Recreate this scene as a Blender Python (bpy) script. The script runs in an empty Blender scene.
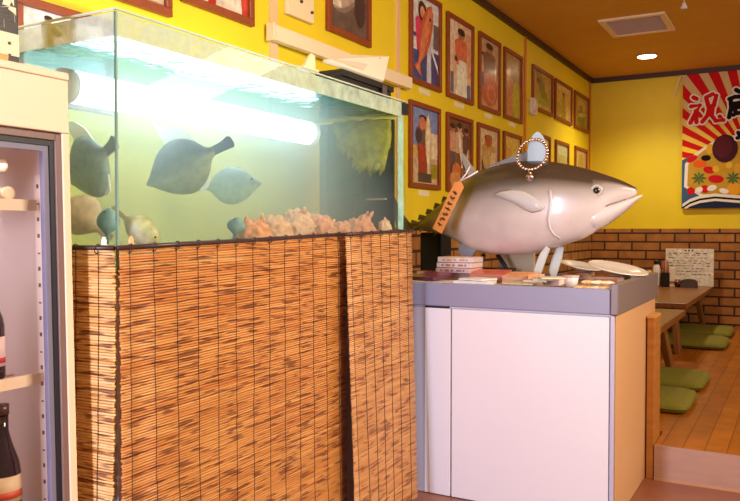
import bpy, math, random
from mathutils import Vector as V, Matrix, noise as mnoise

random.seed(7)
scene = bpy.context.scene
COL = scene.collection
PI = math.pi

# ------------------------------------------------------------------ camera
CAM = V((0.0, 0.0, 1.2))
FPX = 770.0
YAW = math.radians(29.2)
PITCH = math.atan2(20.5, FPX)
F = V((-math.sin(YAW) * math.cos(PITCH), math.cos(YAW) * math.cos(PITCH), -math.sin(PITCH)))
R = V((math.cos(YAW), math.sin(YAW), 0))
U = R.cross(F)

def ray(u, v):
    return F + R * ((u - 370.0) / FPX) + U * ((250.5 - v) / FPX)

def on_x(u, v, X):
    d = ray(u, v); t = (X - CAM.x) / d.x; return CAM + d * t
def on_y(u, v, Y):
    d = ray(u, v); t = (Y - CAM.y) / d.y; return CAM + d * t
def on_z(u, v, Z):
    d = ray(u, v); t = (Z - CAM.z) / d.z; return CAM + d * t

cam_d = bpy.data.cameras.new('camera')
cam_d.sensor_width = 36.0
cam_d.lens = 36.0 * FPX / 740.0
cam_d.clip_start = 0.02
cam = bpy.data.objects.new('camera', cam_d)
cam.location = CAM
cam.rotation_euler = (PI / 2 - PITCH, 0, YAW)
COL.objects.link(cam)
scene.camera = cam

# ------------------------------------------------------------------ materials
def lin(c):
    return tuple((x / 255 / 12.92) if x / 255 <= 0.04045 else ((x / 255 + 0.055) / 1.055) ** 2.4 for x in c)

_mats = {}
def P(name, rgb, rough=0.5, metal=0.0, coat=0.0, nz=0.0, ns=18.0, bump=0.0, stretch=(1, 1, 1), emit=0.0, emit_rgb=None, spec=0.5):
    if name in _mats: return _mats[name]
    m = bpy.data.materials.new(name); m.use_nodes = True
    nt = m.node_tree; b = nt.nodes['Principled BSDF']
    c = lin(rgb)
    b.inputs['Roughness'].default_value = rough
    b.inputs['Metallic'].default_value = metal
    b.inputs['Coat Weight'].default_value = coat
    b.inputs['Coat Roughness'].default_value = 0.12
    b.inputs['Specular IOR Level'].default_value = spec
    b.inputs['Base Color'].default_value = (*c, 1)
    if nz or bump:
        tc = nt.nodes.new('ShaderNodeTexCoord'); mp = nt.nodes.new('ShaderNodeMapping')
        mp.inputs['Scale'].default_value = stretch
        n = nt.nodes.new('ShaderNodeTexNoise'); n.inputs['Scale'].default_value = ns; n.inputs['Detail'].default_value = 4
        nt.links.new(tc.outputs['Object'], mp.inputs['Vector']); nt.links.new(mp.outputs['Vector'], n.inputs['Vector'])
        if nz:
            r = nt.nodes.new('ShaderNodeValToRGB')
            r.color_ramp.elements[0].position = 0.3; r.color_ramp.elements[1].position = 0.7
            r.color_ramp.elements[0].color = (*[x * (1 - nz) for x in c], 1)
            r.color_ramp.elements[1].color = (*[min(1, x * (1 + nz)) for x in c], 1)
            nt.links.new(n.outputs['Fac'], r.inputs['Fac']); nt.links.new(r.outputs['Color'], b.inputs['Base Color'])
        if bump:
            bp = nt.nodes.new('ShaderNodeBump'); bp.inputs['Strength'].default_value = bump; bp.inputs['Distance'].default_value = 0.01
            nt.links.new(n.outputs['Fac'], bp.inputs['Height']); nt.links.new(bp.outputs['Normal'], b.inputs['Normal'])
    if emit:
        b.inputs['Emission Color'].default_value = (*lin(emit_rgb or rgb), 1)
        b.inputs['Emission Strength'].default_value = emit
    _mats[name] = m
    return m

def attr_mat(name, rough=0.3, coat=0.0, nz=0.0, ns=30.0, bump=0.0):
    if name in _mats: return _mats[name]
    m = bpy.data.materials.new(name); m.use_nodes = True
    nt = m.node_tree; b = nt.nodes['Principled BSDF']
    a = nt.nodes.new('ShaderNodeAttribute'); a.attribute_name = 'Col'
    b.inputs['Roughness'].default_value = rough; b.inputs['Coat Weight'].default_value = coat
    b.inputs['Coat Roughness'].default_value = 0.15
    tc = nt.nodes.new('ShaderNodeTexCoord'); n = nt.nodes.new('ShaderNodeTexNoise')
    n.inputs['Scale'].default_value = ns; n.inputs['Detail'].default_value = 5
    nt.links.new(tc.outputs['Object'], n.inputs['Vector'])
    mr = nt.nodes.new('ShaderNodeMapRange'); mr.inputs['From Min'].default_value = 0.3; mr.inputs['From Max'].default_value = 0.7
    mr.inputs['To Min'].default_value = 1 - nz; mr.inputs['To Max'].default_value = 1 + nz
    nt.links.new(n.outputs['Fac'], mr.inputs['Value'])
    mx = nt.nodes.new('ShaderNodeVectorMath'); mx.operation = 'SCALE'
    nt.links.new(a.outputs['Color'], mx.inputs[0]); nt.links.new(mr.outputs['Result'], mx.inputs['Scale'])
    nt.links.new(mx.outputs['Vector'], b.inputs['Base Color'])
    if bump:
        bp = nt.nodes.new('ShaderNodeBump'); bp.inputs['Strength'].default_value = bump; bp.inputs['Distance'].default_value = 0.01
        nt.links.new(n.outputs['Fac'], bp.inputs['Height']); nt.links.new(bp.outputs['Normal'], b.inputs['Normal'])
    _mats[name] = m
    return m

def glass_mat(name, tint=(0.93, 0.98, 0.97), base=0.03, edge=0.35, rough=0.02):
    if name in _mats: return _mats[name]
    m = bpy.data.materials.new(name); m.use_nodes = True
    nt = m.node_tree; nt.nodes.clear()
    o = nt.nodes.new('ShaderNodeOutputMaterial'); t = nt.nodes.new('ShaderNodeBsdfTransparent'); g = nt.nodes.new('ShaderNodeBsdfGlossy')
    t.inputs['Color'].default_value = (*tint, 1); g.inputs['Roughness'].default_value = rough
    lw = nt.nodes.new('ShaderNodeLayerWeight'); lw.inputs['Blend'].default_value = 0.5
    pw = nt.nodes.new('ShaderNodeMath'); pw.operation = 'POWER'; pw.inputs[1].default_value = 4.0
    ma = nt.nodes.new('ShaderNodeMath'); ma.operation = 'MULTIPLY_ADD'; ma.inputs[1].default_value = edge; ma.inputs[2].default_value = base
    mx = nt.nodes.new('ShaderNodeMixShader')
    nt.links.new(lw.outputs['Facing'], pw.inputs[0]); nt.links.new(pw.outputs[0], ma.inputs[0]); nt.links.new(ma.outputs[0], mx.inputs['Fac'])
    nt.links.new(t.outputs[0], mx.inputs[1]); nt.links.new(g.outputs[0], mx.inputs[2]); nt.links.new(mx.outputs[0], o.inputs['Surface'])
    _mats[name] = m
    return m

def brick_mat(name, axis, cols, mortar, row, width, gap, rough=0.7, bump=0.5, shift=(0, 0)):
    """axis: 'xz', 'yz' or 'xy' / 'yx' - which object axes run along and across the courses"""
    m = bpy.data.materials.new(name); m.use_nodes = True
    nt = m.node_tree; b = nt.nodes['Principled BSDF']; b.inputs['Roughness'].default_value = rough
    g = nt.nodes.new('ShaderNodeNewGeometry'); s = nt.nodes.new('ShaderNodeSeparateXYZ'); c = nt.nodes.new('ShaderNodeCombineXYZ')
    nt.links.new(g.outputs['Position'], s.inputs[0])
    ix = {'x': 0, 'y': 1, 'z': 2}
    nt.links.new(s.outputs[ix[axis[0]]], c.inputs[0]); nt.links.new(s.outputs[ix[axis[1]]], c.inputs[1])
    mp = nt.nodes.new('ShaderNodeMapping'); mp.inputs['Location'].default_value = (shift[0], shift[1], 0)
    nt.links.new(c.outputs[0], mp.inputs[0])
    t = nt.nodes.new('ShaderNodeTexBrick'); t.inputs['Scale'].default_value = 1.0
    t.inputs['Brick Width'].default_value = width; t.inputs['Row Height'].default_value = row
    t.inputs['Mortar Size'].default_value = gap; t.inputs['Mortar Smooth'].default_value = 0.15; t.inputs['Bias'].default_value = 0.0
    t.inputs['Color1'].default_value = (*lin(cols[0]), 1); t.inputs['Color2'].default_value = (*lin(cols[1]), 1); t.inputs['Mortar'].default_value = (*lin(mortar), 1)
    nt.links.new(mp.outputs[0], t.inputs['Vector'])
    n = nt.nodes.new('ShaderNodeTexNoise'); n.inputs['Scale'].default_value = 9; n.inputs['Detail'].default_value = 5
    nt.links.new(g.outputs['Position'], n.inputs['Vector'])
    mr = nt.nodes.new('ShaderNodeMapRange'); mr.inputs['From Min'].default_value = 0.3; mr.inputs['From Max'].default_value = 0.7
    mr.inputs['To Min'].default_value = 0.75; mr.inputs['To Max'].default_value = 1.2
    nt.links.new(n.outputs['Fac'], mr.inputs['Value'])
    sc = nt.nodes.new('ShaderNodeVectorMath'); sc.operation = 'SCALE'
    nt.links.new(t.outputs['Color'], sc.inputs[0]); nt.links.new(mr.outputs['Result'], sc.inputs['Scale'])
    nt.links.new(sc.outputs[0], b.inputs['Base Color'])
    if bump:
        bp = nt.nodes.new('ShaderNodeBump'); bp.invert = True; bp.inputs['Strength'].default_value = bump; bp.inputs['Distance'].default_value = 0.012
        nt.links.new(t.outputs['Fac'], bp.inputs['Height']); nt.links.new(bp.outputs['Normal'], b.inputs['Normal'])
    _mats[name] = m
    return m

def reed_mat(name, along, base, dark, light):
    m = bpy.data.materials.new(name); m.use_nodes = True
    nt = m.node_tree; b = nt.nodes['Principled BSDF']; b.inputs['Roughness'].default_value = 0.45
    g = nt.nodes.new('ShaderNodeNewGeometry')
    mp = nt.nodes.new('ShaderNodeMapping')
    mp.inputs['Scale'].default_value = (1.2, 10, 105) if along == 'y' else (10, 1.2, 105)
    nt.links.new(g.outputs['Position'], mp.inputs[0])
    n1 = nt.nodes.new('ShaderNodeTexNoise'); n1.inputs['Scale'].default_value = 1.0; n1.inputs['Detail'].default_value = 2
    nt.links.new(mp.outputs[0], n1.inputs['Vector'])
    mp2 = nt.nodes.new('ShaderNodeMapping'); mp2.inputs['Scale'].default_value = (0.6, 3.0, 90) if along == 'y' else (3.0, .6, 90)
    nt.links.new(g.outputs['Position'], mp2.inputs[0])
    n2 = nt.nodes.new('ShaderNodeTexNoise'); n2.inputs['Scale'].default_value = 1.0; n2.inputs['Detail'].default_value = 3
    nt.links.new(mp2.outputs[0], n2.inputs['Vector'])
    r1 = nt.nodes.new('ShaderNodeValToRGB')
    r1.color_ramp.elements[0].position = 0.35; r1.color_ramp.elements[0].color = (*lin(base), 1)
    r1.color_ramp.elements[1].position = 0.65; r1.color_ramp.elements[1].color = (*lin(light), 1)
    nt.links.new(n2.outputs['Fac'], r1.inputs['Fac'])
    r2 = nt.nodes.new('ShaderNodeValToRGB'); r2.color_ramp.elements[0].position = 0.545; r2.color_ramp.elements[1].position = 0.625
    r2.color_ramp.elements[0].color = (0, 0, 0, 1); r2.color_ramp.elements[1].color = (0.85, 0.85, 0.85, 1)
    nt.links.new(n1.outputs['Fac'], r2.inputs['Fac'])
    mx = nt.nodes.new('ShaderNodeMix'); mx.data_type = 'RGBA'
    nt.links.new(r2.outputs['Color'], mx.inputs['Factor']); nt.links.new(r1.outputs['Color'], mx.inputs[6])
    mx.inputs[7].default_value = (*lin(dark), 1)
    nt.links.new(mx.outputs[2], b.inputs['Base Color'])
    _mats[name] = m
    return m

def cloth_print(rgb):
    return P('dye_%02x%02x%02x' % tuple(rgb), rgb, rough=0.85, spec=0.15)

def pc(rgb):
    return P('print_%02x%02x%02x' % tuple(rgb), rgb, rough=0.3, coat=0.15, nz=.28, ns=26)

# ------------------------------------------------------------------ mesh builder
OFF = {}
class M:
    def __init__(s):
        s.v = []; s.f = []; s.fm = []; s.fs = []; s.mats = []; s.col = {}
    def mi(s, m):
        if m not in s.mats: s.mats.append(m)
        return s.mats.index(m)
    def add(s, vs, fs, mat, smooth=False, col=None):
        b = len(s.v); s.v.extend(V(p) for p in vs); k = s.mi(mat)
        for f in fs:
            s.f.append([b + i for i in f]); s.fm.append(k); s.fs.append(smooth)
        if col:
            for i, c in enumerate(col): s.col[b + i] = c
        return s
    def box(s, lo, hi, mat, mtx=None):
        (a, b, c), (d, e, f) = lo, hi
        vs = [V(p) for p in ((a, b, c), (d, b, c), (d, e, c), (a, e, c), (a, b, f), (d, b, f), (d, e, f), (a, e, f))]
        if mtx: vs = [mtx @ p for p in vs]
        return s.add(vs, [(0, 3, 2, 1), (4, 5, 6, 7), (0, 1, 5, 4), (1, 2, 6, 5), (2, 3, 7, 6), (3, 0, 4, 7)], mat)
    def obox(s, c, size, mat, yaw=0, tx=0, ty=0):
        m = Matrix.Translation(V(c)) @ Matrix.Rotation(yaw, 4, 'Z') @ Matrix.Rotation(tx, 4, 'X') @ Matrix.Rotation(ty, 4, 'Y')
        h = V(size) / 2
        return s.box(-h, h, mat, m)
    def loft(s, rings, mat, caps=True, smooth=True, cols=None, closed=False):
        n = len(rings[0]); vs = [p for r in rings for p in r]; fs = []
        L = len(rings)
        for i in range(L if closed else L - 1):
            j = (i + 1) % L
            for k in range(n):
                l = (k + 1) % n
                fs.append((i * n + k, i * n + l, j * n + l, j * n + k))
        if caps and not closed:
            fs.append(tuple(range(n - 1, -1, -1))); fs.append(tuple((L - 1) * n + k for k in range(n)))
        col = [c for r in cols for c in r] if cols else None
        return s.add(vs, fs, mat, smooth, col)
    def tube(s, pts, r, mat, seg=8, closed=False, smooth=True):
        pts = [V(p) for p in pts]; rings = []; n = len(pts)
        rad = r if isinstance(r, (list, tuple)) else [r] * n
        prev = None
        for i, p in enumerate(pts):
            if closed: d = pts[(i + 1) % n] - pts[i - 1]
            else: d = pts[min(i + 1, n - 1)] - pts[max(i - 1, 0)]
            d.normalize()
            if prev is None:
                a = d.orthogonal().normalized()
            else:
                a = prev - d * prev.dot(d)
                a = a.normalized() if a.length > 1e-6 else d.orthogonal().normalized()
            prev = a; b = d.cross(a)
            rings.append([p + (a * math.cos(2 * PI * k / seg) + b * math.sin(2 * PI * k / seg)) * rad[i] for k in range(seg)])
        return s.loft(rings, mat, caps=True, smooth=smooth, closed=closed)
    def lathe(s, prof, c, mat, seg=24, mtx=None, smooth=True):
        mtx = mtx or Matrix.Identity(3); c = V(c)
        rings = [[c + mtx @ V((r * math.cos(2 * PI * k / seg), r * math.sin(2 * PI * k / seg), z)) for k in range(seg)] for r, z in prof]
        return s.loft(rings, mat, caps=True, smooth=smooth)
    def prism(s, pts, O, a, b, thick, mat, smooth=False):
        """2-D outline pts in the frame (O, a, b), thickened along a x b on both sides"""
        n = V(a).cross(V(b)).normalized(); O = V(O); a = V(a); b = V(b); k = len(pts)
        f = [O + a * x + b * y + n * thick / 2 for x, y in pts]; g = [p - n * thick for p in f]
        fs = [tuple(range(k)), tuple(range(2 * k - 1, k - 1, -1))] + [(i, k + i, k + (i + 1) % k, (i + 1) % k) for i in range(k)]
        return s.add(f + g, fs, mat, smooth)
    def ball(s, c, r, mat, nu=16, nv=10, mtx=None, disp=None):
        c = V(c); r = V(r) if hasattr(r, '__len__') else V((r, r, r)); rings = []
        for i in range(1, nv):
            th = PI * i / nv; ring = []
            for k in range(nu):
                ph = 2 * PI * k / nu
                d = V((math.sin(th) * math.cos(ph), math.sin(th) * math.sin(ph), -math.cos(th)))
                q = V((d.x * r.x, d.y * r.y, d.z * r.z))
                if disp: q *= disp(d)
                ring.append(c + (mtx @ q if mtx else q))
            rings.append(ring)
        return s.loft(rings, mat)
    def build(s, name, parent=None, base=None, bev=0, seg=2):
        me = bpy.data.meshes.new(name)
        lo = V([min(p[i] for p in s.v) for i in range(3)]); hi = V([max(p[i] for p in s.v) for i in range(3)])
        if parent is not None: off = OFF[parent.name]
        else: off = V(base) if base is not None else V(((lo.x + hi.x) / 2, (lo.y + hi.y) / 2, lo.z))
        me.from_pydata([p - off for p in s.v], [], s.f)
        for m in s.mats: me.materials.append(m)
        for p, k, sm in zip(me.polygons, s.fm, s.fs): p.material_index = k; p.use_smooth = sm
        if s.col:
            at = me.attributes.new('Col', 'FLOAT_COLOR', 'POINT')
            for i in range(len(s.v)): at.data[i].color = (*s.col.get(i, (0.5, 0.5, 0.5)), 1)
        me.update()
        o = bpy.data.objects.new(name, me); COL.objects.link(o)
        OFF[o.name] = off
        if parent is not None: o.parent = parent
        else: o.location = off
        if bev:
            bm = o.modifiers.new('bevel', 'BEVEL'); bm.width = bev; bm.segments = seg; bm.limit_method = 'ANGLE'; bm.angle_limit = 0.7
        return o

def tag(o, label=None, cat=None, group=None, kind=None):
    if label: o['label'] = label
    if cat: o['category'] = cat
    if group: o['group'] = group
    if kind: o['kind'] = kind
    return o

def thing(name, label, cat, loc, group=None):
    o = bpy.data.objects.new(name, None); o.empty_display_size = 0.1
    COL.objects.link(o); o.location = loc; OFF[o.name] = V(loc)
    return tag(o, label, cat, group)

def copy_thing(o, delta, label, parent=None):
    c = o.copy(); COL.objects.link(c); c.parent = parent
    OFF[c.name] = OFF[o.name]
    if parent is None: c.location = o.location + V(delta); tag(c, label)
    for ch in [x for x in COL.objects if x.parent == o]: copy_thing(ch, delta, None, c)
    return c

def struct(o): o['kind'] = 'structure'; return o

def interp(pts, x):
    """Catmull-Rom through (x, y0, y1 ...) rows sorted by x"""
    n = len(pts)
    if x <= pts[0][0]: return pts[0][1:]
    if x >= pts[-1][0]: return pts[-1][1:]
    for i in range(n - 1):
        if pts[i][0] <= x <= pts[i + 1][0]: break
    h = pts[i + 1][0] - pts[i][0]; t = (x - pts[i][0]) / h
    out = []
    for k in range(1, len(pts[0])):
        p1, p2 = pts[i][k], pts[i + 1][k]
        m1 = (pts[i + 1][k] - pts[i - 1][k]) / (pts[i + 1][0] - pts[i - 1][0]) if i > 0 else (p2 - p1) / h
        m2 = (pts[i + 2][k] - pts[i][k]) / (pts[i + 2][0] - pts[i][0]) if i + 2 < n else (p2 - p1) / h
        t2, t3 = t * t, t * t * t
        out.append((2 * t3 - 3 * t2 + 1) * p1 + (t3 - 2 * t2 + t) * h * m1 + (-2 * t3 + 3 * t2) * p2 + (t3 - t2) * h * m2)
    return out

# flat printed pictures: layers of clipped polygons
class Pic:
    def __init__(s, O, a, b, w, h, matf=None):
        s.O, s.a, s.b, s.w, s.h = V(O), V(a), V(b), w, h
        s.n = s.a.cross(s.b).normalized(); s.m = M(); s.k = 0; s.j = 0; s.matf = matf or pc
    def poly(s, pts, rgb):
        for ax, lim, sg in ((0, 0, 1), (0, 1, -1), (1, 0, 1), (1, 1, -1)):
            out = []
            for i in range(len(pts)):
                p, q = pts[i - 1], pts[i]
                ip = (p[ax] - lim) * sg >= 0; iq = (q[ax] - lim) * sg >= 0
                if ip != iq:
                    t = (lim - p[ax]) / (q[ax] - p[ax])
                    out.append((p[0] + (q[0] - p[0]) * t, p[1] + (q[1] - p[1]) * t))
                if iq: out.append(q)
            pts = out
            if len(pts) < 3: return s
        s.k += 1; s.j += 1
        o = s.O + s.n * (0.00025 * s.k + 0.000012 * s.j)
        mat = rgb if not isinstance(rgb, tuple) else s.matf(rgb)
        s.m.add([o + s.a * (x * s.w) + s.b * (y * s.h) for x, y in pts], [tuple(range(len(pts)))], mat)
        return s
    def bg(s, rgb): return s.poly([(0, 0), (1, 0), (1, 1), (0, 1)], rgb)
    def rect(s, x0, y0, x1, y1, rgb): return s.poly([(x0, y0), (x1, y0), (x1, y1), (x0, y1)], rgb)
    def ell(s, cx, cy, rx, ry, rgb, rot=0, n=18):
        ar = s.w / s.h
        pts = []
        for k in range(n):
            x, y = rx * math.cos(2 * PI * k / n), ry * math.sin(2 * PI * k / n)
            # rx, ry are in picture widths / heights; rotate in true proportion
            X, Y = x * s.w, y * s.h
            pts.append((cx + (X * math.cos(rot) - Y * math.sin(rot)) / s.w, cy + (X * math.sin(rot) + Y * math.cos(rot)) / s.h))
        return s.poly(pts, rgb)
    def stroke(s, pts, wd, rgb):
        """round-ended strokes in picture units (wd in metres)"""
        P2 = [V((x * s.w, y * s.h)) for x, y in pts]
        wds = wd if isinstance(wd, (list, tuple)) else [wd] * len(P2)
        Lf, Rt = [], []
        for i, p in enumerate(P2):
            d = P2[min(i + 1, len(P2) - 1)] - P2[max(i - 1, 0)]
            d.normalize(); nn = V((-d.y, d.x)) * wds[i] / 2
            Lf.append(p + nn); Rt.append(p - nn)
        for i in range(len(P2) - 1):
            q = [Lf[i], Rt[i], Rt[i + 1], Lf[i + 1]]
            s.poly([(p.x / s.w, p.y / s.h) for p in q][::1], rgb)
        s.k -= (len(P2) - 1)
        for i, p in enumerate(P2):
            rr = wds[i] / 2
            s.ell(pts[i][0], pts[i][1], rr / s.w, rr / s.h, rgb, n=10)
            s.k -= 1
        s.k += 2
        return s
    def person(s, x, y, h, skin, top, bottom, hair=(40, 25, 20), w=0.17):
        """standing figure: feet at y, height h (picture units)"""
        s.poly([(x - w * .45, y), (x + w * .45, y), (x + w * .5, y + h * .5), (x - w * .5, y + h * .5)], bottom)
        s.poly([(x - w * .55, y + h * .45), (x + w * .55, y + h * .45), (x + w * .7, y + h * .8), (x + w * .3, y + h * .86), (x - w * .3, y + h * .86), (x - w * .7, y + h * .8)], top)
        s.ell(x, y + h * .93, w * .38, h * .085, skin)
        s.ell(x, y + h * .965, w * .4, h * .055, hair)
        return s
    def fish(s, x0, y0, x1, y1, wd, rgb, belly=None):
        a, b = V((x0 * s.w, y0 * s.h)), V((x1 * s.w, y1 * s.h)); d = b - a; L = d.length; d.normalize(); nn = V((-d.y, d.x))
        def out(k):
            pts = []
            prof = [(0, .02), (.08, .5), (.25, .9), (.45, 1), (.65, .75), (.82, .3), (.88, .2), (1, .75)]
            for t, r in prof: pts.append(a + d * (L * t) + nn * (wd * .5 * r * k))
            for t, r in reversed(prof): pts.append(a + d * (L * t) - nn * (wd * .5 * r * k))
            return [(p.x / s.w, p.y / s.h) for p in pts]
        s.poly(out(1), rgb)
        if belly: s.poly(out(.55), belly)
        return s
    def build(s, name, parent): return s.m.build(name, parent)

def text_mesh(body, size, O, a, b, mat, name, parent, depth=0.0008, bold=0.0):
    c = bpy.data.curves.new(name, 'FONT'); c.body = body; c.size = size; c.extrude = depth; c.offset = bold
    c.align_x = 'CENTER'; c.align_y = 'CENTER'
    t = bpy.data.objects.new('tmp', c); COL.objects.link(t)
    dg = bpy.context.evaluated_depsgraph_get()
    me = bpy.data.meshes.new_from_object(t.evaluated_get(dg))
    bpy.data.objects.remove(t); bpy.data.curves.remove(c)
    a, b = V(a), V(b); n = a.cross(b).normalized(); O = V(O)
    m = M()
    m.add([O + a * v.co.x + b * v.co.y + n * v.co.z for v in me.vertices], [tuple(p.vertices) for p in me.polygons], mat)
    bpy.data.meshes.remove(me)
    return m.build(name, parent)

X_, Y_, Z_ = V((1, 0, 0)), V((0, 1, 0)), V((0, 0, 1))

# ------------------------------------------------------------------ setting
XW, YB, ZC, ZP = -2.12, 9.0, 2.93, 0.168
YR = 3.87          # step riser
XC0, XC1, YC0, YC1 = -2.09, -0.644, 3.17, 4.14   # display counter footprint
yellow = P('yellow_wall_paint', (236, 206, 26), 0.55, nz=0.04, ns=3)
m_ceil = P('tan_ceiling_board', (216, 162, 44), 0.7, nz=0.04, ns=4)
m_dark = P('dark_brown_trim', (70, 38, 20), 0.5)
m_woodlt = P('light_wood', (176, 110, 44), 0.45, nz=0.14, ns=6, stretch=(1, 1, 8))
m_tablew = P('brown_table_wood', (132, 80, 34), 0.35, nz=0.18, ns=7, stretch=(8, 1, 1))
m_white = P('white_plastic', (236, 230, 226), 0.4)
m_black = P('black_plastic', (22, 20, 22), 0.4)
m_chrome = P('chrome', (210, 205, 205), 0.15, metal=1.0)

struct(M().box((XW - .1, -2.2, 0), (XW, YB + .1, ZC), yellow).build('wall_left'))
struct(M().box((XW, YB, 0), (2.6, YB + .1, ZC), yellow).build('wall_back'))
struct(M().box((XW - .1, -2.2, ZC), (2.6, YB + .1, ZC + .08), m_ceil).build('ceiling'))
m_entry = P('red_brown_floor_tile', (138, 84, 62), 0.35, nz=0.12, ns=5)
struct(M().box((XW - .1, -2.2, -.06), (2.6, YB, 0), m_entry).build('floor'))
m_plank = brick_mat('plank_floor', 'yx', ((180, 104, 22), (162, 90, 16)), (124, 64, 10), 0.095, 1.4, 0.003, rough=0.32, bump=0.15)
pf = M()
pf.box((XW, YC1 + .02, 0.0), (-.6, YB, ZP), m_plank)
pf.box((-.6, YR + .012, 0.0), (2.6, YB, ZP), m_plank)
struct(pf.build('floor_platform'))
m_riser = P('pale_riser_board', (176, 136, 116), 0.4, nz=0.07, ns=5, stretch=(1, 1, 6))
rs = M(); rs.box((-.6, YR, 0.0), (2.6, YR + .012, ZP), m_riser)
struct(rs.build('trim_1'))
struct(M().box((-.6, YR - .004, 0.0), (2.6, YR, .012), P('pale_edging', (190, 140, 104), .4)).build('baseboard_step'))
BR = ((182, 120, 52), (162, 100, 42))
m_brl = brick_mat('brick_tile_side', 'yz', BR, (62, 30, 14), 0.097, 0.30, 0.010)
m_brb = brick_mat('brick_tile_end', 'xz', BR, (62, 30, 14), 0.097, 0.30, 0.010)
ZB = 1.215
struct(M().box((XW, 3.2, ZP), (XW + .02, YB, ZB), m_brl).build('wall_left_wainscot'))
struct(M().box((XW + .02, YB - .02, ZP), (2.6, YB, ZB), m_brb).build('wall_back_wainscot'))
struct(M().box((XW, -2.2, ZC - .05), (XW + .03, YB, ZC), m_dark).build('trim_2'))
struct(M().box((XW + .03, YB - .03, ZC - .05), (2.6, YB, ZC), m_dark).build('trim_3'))
# upright cover strips on the left wall
def wall_y(u): 
    d = ray(u, 230); return d.y * XW / d.x
m_strip = P('pale_wood_strip', (232, 190, 140), 0.5)
m_strip2 = P('orange_wood_strip', (214, 130, 40), 0.5)
for i, (u, wd, z0, mm) in enumerate(((273, .055, 1.6, m_strip), (397, .035, 1.3, m_strip), (523.6, .05, ZB, m_strip2), (588.3, .03, ZB, P('reddish_corner_strip', (196, 96, 40), .5)))):
    y = wall_y(u)
    struct(M().box((XW, y - wd / 2, z0), (XW + .012, y + wd / 2, ZC - .05), mm).build('trim_%d' % (4 + i)))

# ------------------------------------------------------------------ ceiling fixtures
p = [on_z(*q, ZC) for q in ((598, 20), (665, 12), (672, 29), (613, 35))]
cx = sum(q.x for q in p) / 4; cy = sum(q.y for q in p) / 4
vw, vl = .62, .62
vt = thing('ceiling_vent', 'square pale ceiling vent with a louvred panel near the back of the room', 'vent', (cx, cy, ZC))
m_vent = P('vent_plastic', (244, 218, 172), 0.5)
fr = M()
fx0, fx1 = p[0].x, (p[1].x + p[2].x) / 2; fy0, fy1 = (p[0].y + p[1].y) / 2 , (p[2].y + p[3].y) / 2
fx0, fx1, fy0, fy1 = min(p[0].x, p[3].x), max(p[1].x, p[2].x), min(q.y for q in p), max(q.y for q in p)
b_ = .045
fr.box((fx0, fy0, ZC - .018), (fx1, fy0 + b_, ZC), m_vent); fr.box((fx0, fy1 - b_, ZC - .018), (fx1, fy1, ZC), m_vent)
fr.box((fx0, fy0 + b_, ZC - .018), (fx0 + b_, fy1 - b_, ZC), m_vent); fr.box((fx1 - b_, fy0 + b_, ZC - .018), (fx1, fy1 - b_, ZC), m_vent)
fr.build('vent_frame', vt)
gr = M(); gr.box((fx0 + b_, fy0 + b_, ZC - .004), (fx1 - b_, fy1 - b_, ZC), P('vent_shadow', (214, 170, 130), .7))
k = 14
for i in range(k):
    yy = fy0 + b_ + (fy1 - fy0 - 2 * b_) * (i + .5) / k
    gr.obox(((fx0 + fx1) / 2, yy, ZC - .010), (fx1 - fx0 - 2 * b_, .022, .003), P('vent_slat', (236, 204, 176), .5), tx=.5)
gr.build('louvre_grille', vt)

dl = on_z(647, 55.5, ZC)
lamp_warm = P('lamp_glow', (255, 232, 200), 0.4, emit=22.0, emit_rgb=(255, 224, 180))
dt = thing('ceiling_downlight', 'round recessed downlight glowing warm white in the ceiling near the red banner', 'ceiling light', (dl.x, dl.y, ZC))
M().lathe([(.085, 0), (.105, -.004), (.11, -.010), (.09, -.012)], (dl.x, dl.y, ZC), P('downlight_ring', (245, 220, 190), .4)).build('trim_ring', dt)
M().lathe([(.0, -.010), (.089, -.010), (.089, -.013), (.0, -.0135)], (dl.x, dl.y, ZC), lamp_warm).build('bulb', dt)

pp = on_y(684, 6, 5.6)
pt = thing('pull_cord', 'small white cone knob hanging on a cord at the ceiling', 'pull cord', (pp.x, pp.y, pp.z))
M().tube([(pp.x, pp.y, pp.z + .01), (pp.x, pp.y, ZC)], .003, m_white).build('cord', pt)
M().lathe([(.002, .03), (.009, .02), (.02, -.008), (.022, -.016), (.0, -.017)], pp, m_white).build('knob', pt)

# ------------------------------------------------------------------ photo frames on the left wall
m_frame = P('red_brown_frame_wood', (140, 62, 26), 0.4, nz=.12, ns=25)
m_capt = P('caption_paper', (240, 225, 190), .6)
def frame(name, label, u0, u1, z0, z1, paint, mat=m_frame, bw=.032, group='framed photographs on the yellow wall', caption=True, y01=None):
    y0, y1 = y01 if y01 else (wall_y(u0), wall_y(u1))
    t = thing(name, label, 'framed photo', (XW, (y0 + y1) / 2, z0), group)
    f = M(); th = .022
    f.box((XW, y0, z0), (XW + th, y1, z0 + bw), mat); f.box((XW, y0, z1 - bw), (XW + th, y1, z1), mat)
    f.box((XW, y0, z0 + bw), (XW + th, y0 + bw, z1 - bw), mat); f.box((XW, y1 - bw, z0 + bw), (XW + th, y1, z1 - bw), mat)
    f.build('frame_moulding', t, bev=.003)
    pic = Pic((XW + .006, y0 + bw, z0 + bw), Y_, Z_, y1 - y0 - 2 * bw, z1 - z0 - 2 * bw)
    paint(pic); pic.build('photo_print', t)
    if caption:
        cw = (y1 - y0) * .35; c0 = (y0 + y1) / 2
        tag(M().box((XW, c0 - cw / 2, z0 - .045), (XW + .002, c0 + cw / 2, z0 - .012), m_capt).build('frame_caption'),
            'tiny caption card below the ' + label.split(' photo ')[0].replace('framed', '').strip() + ' photo ' + ' '.join(label.split(' photo ')[1].split()[:6]), 'caption card', 'caption cards under the photos')
    return t

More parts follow.
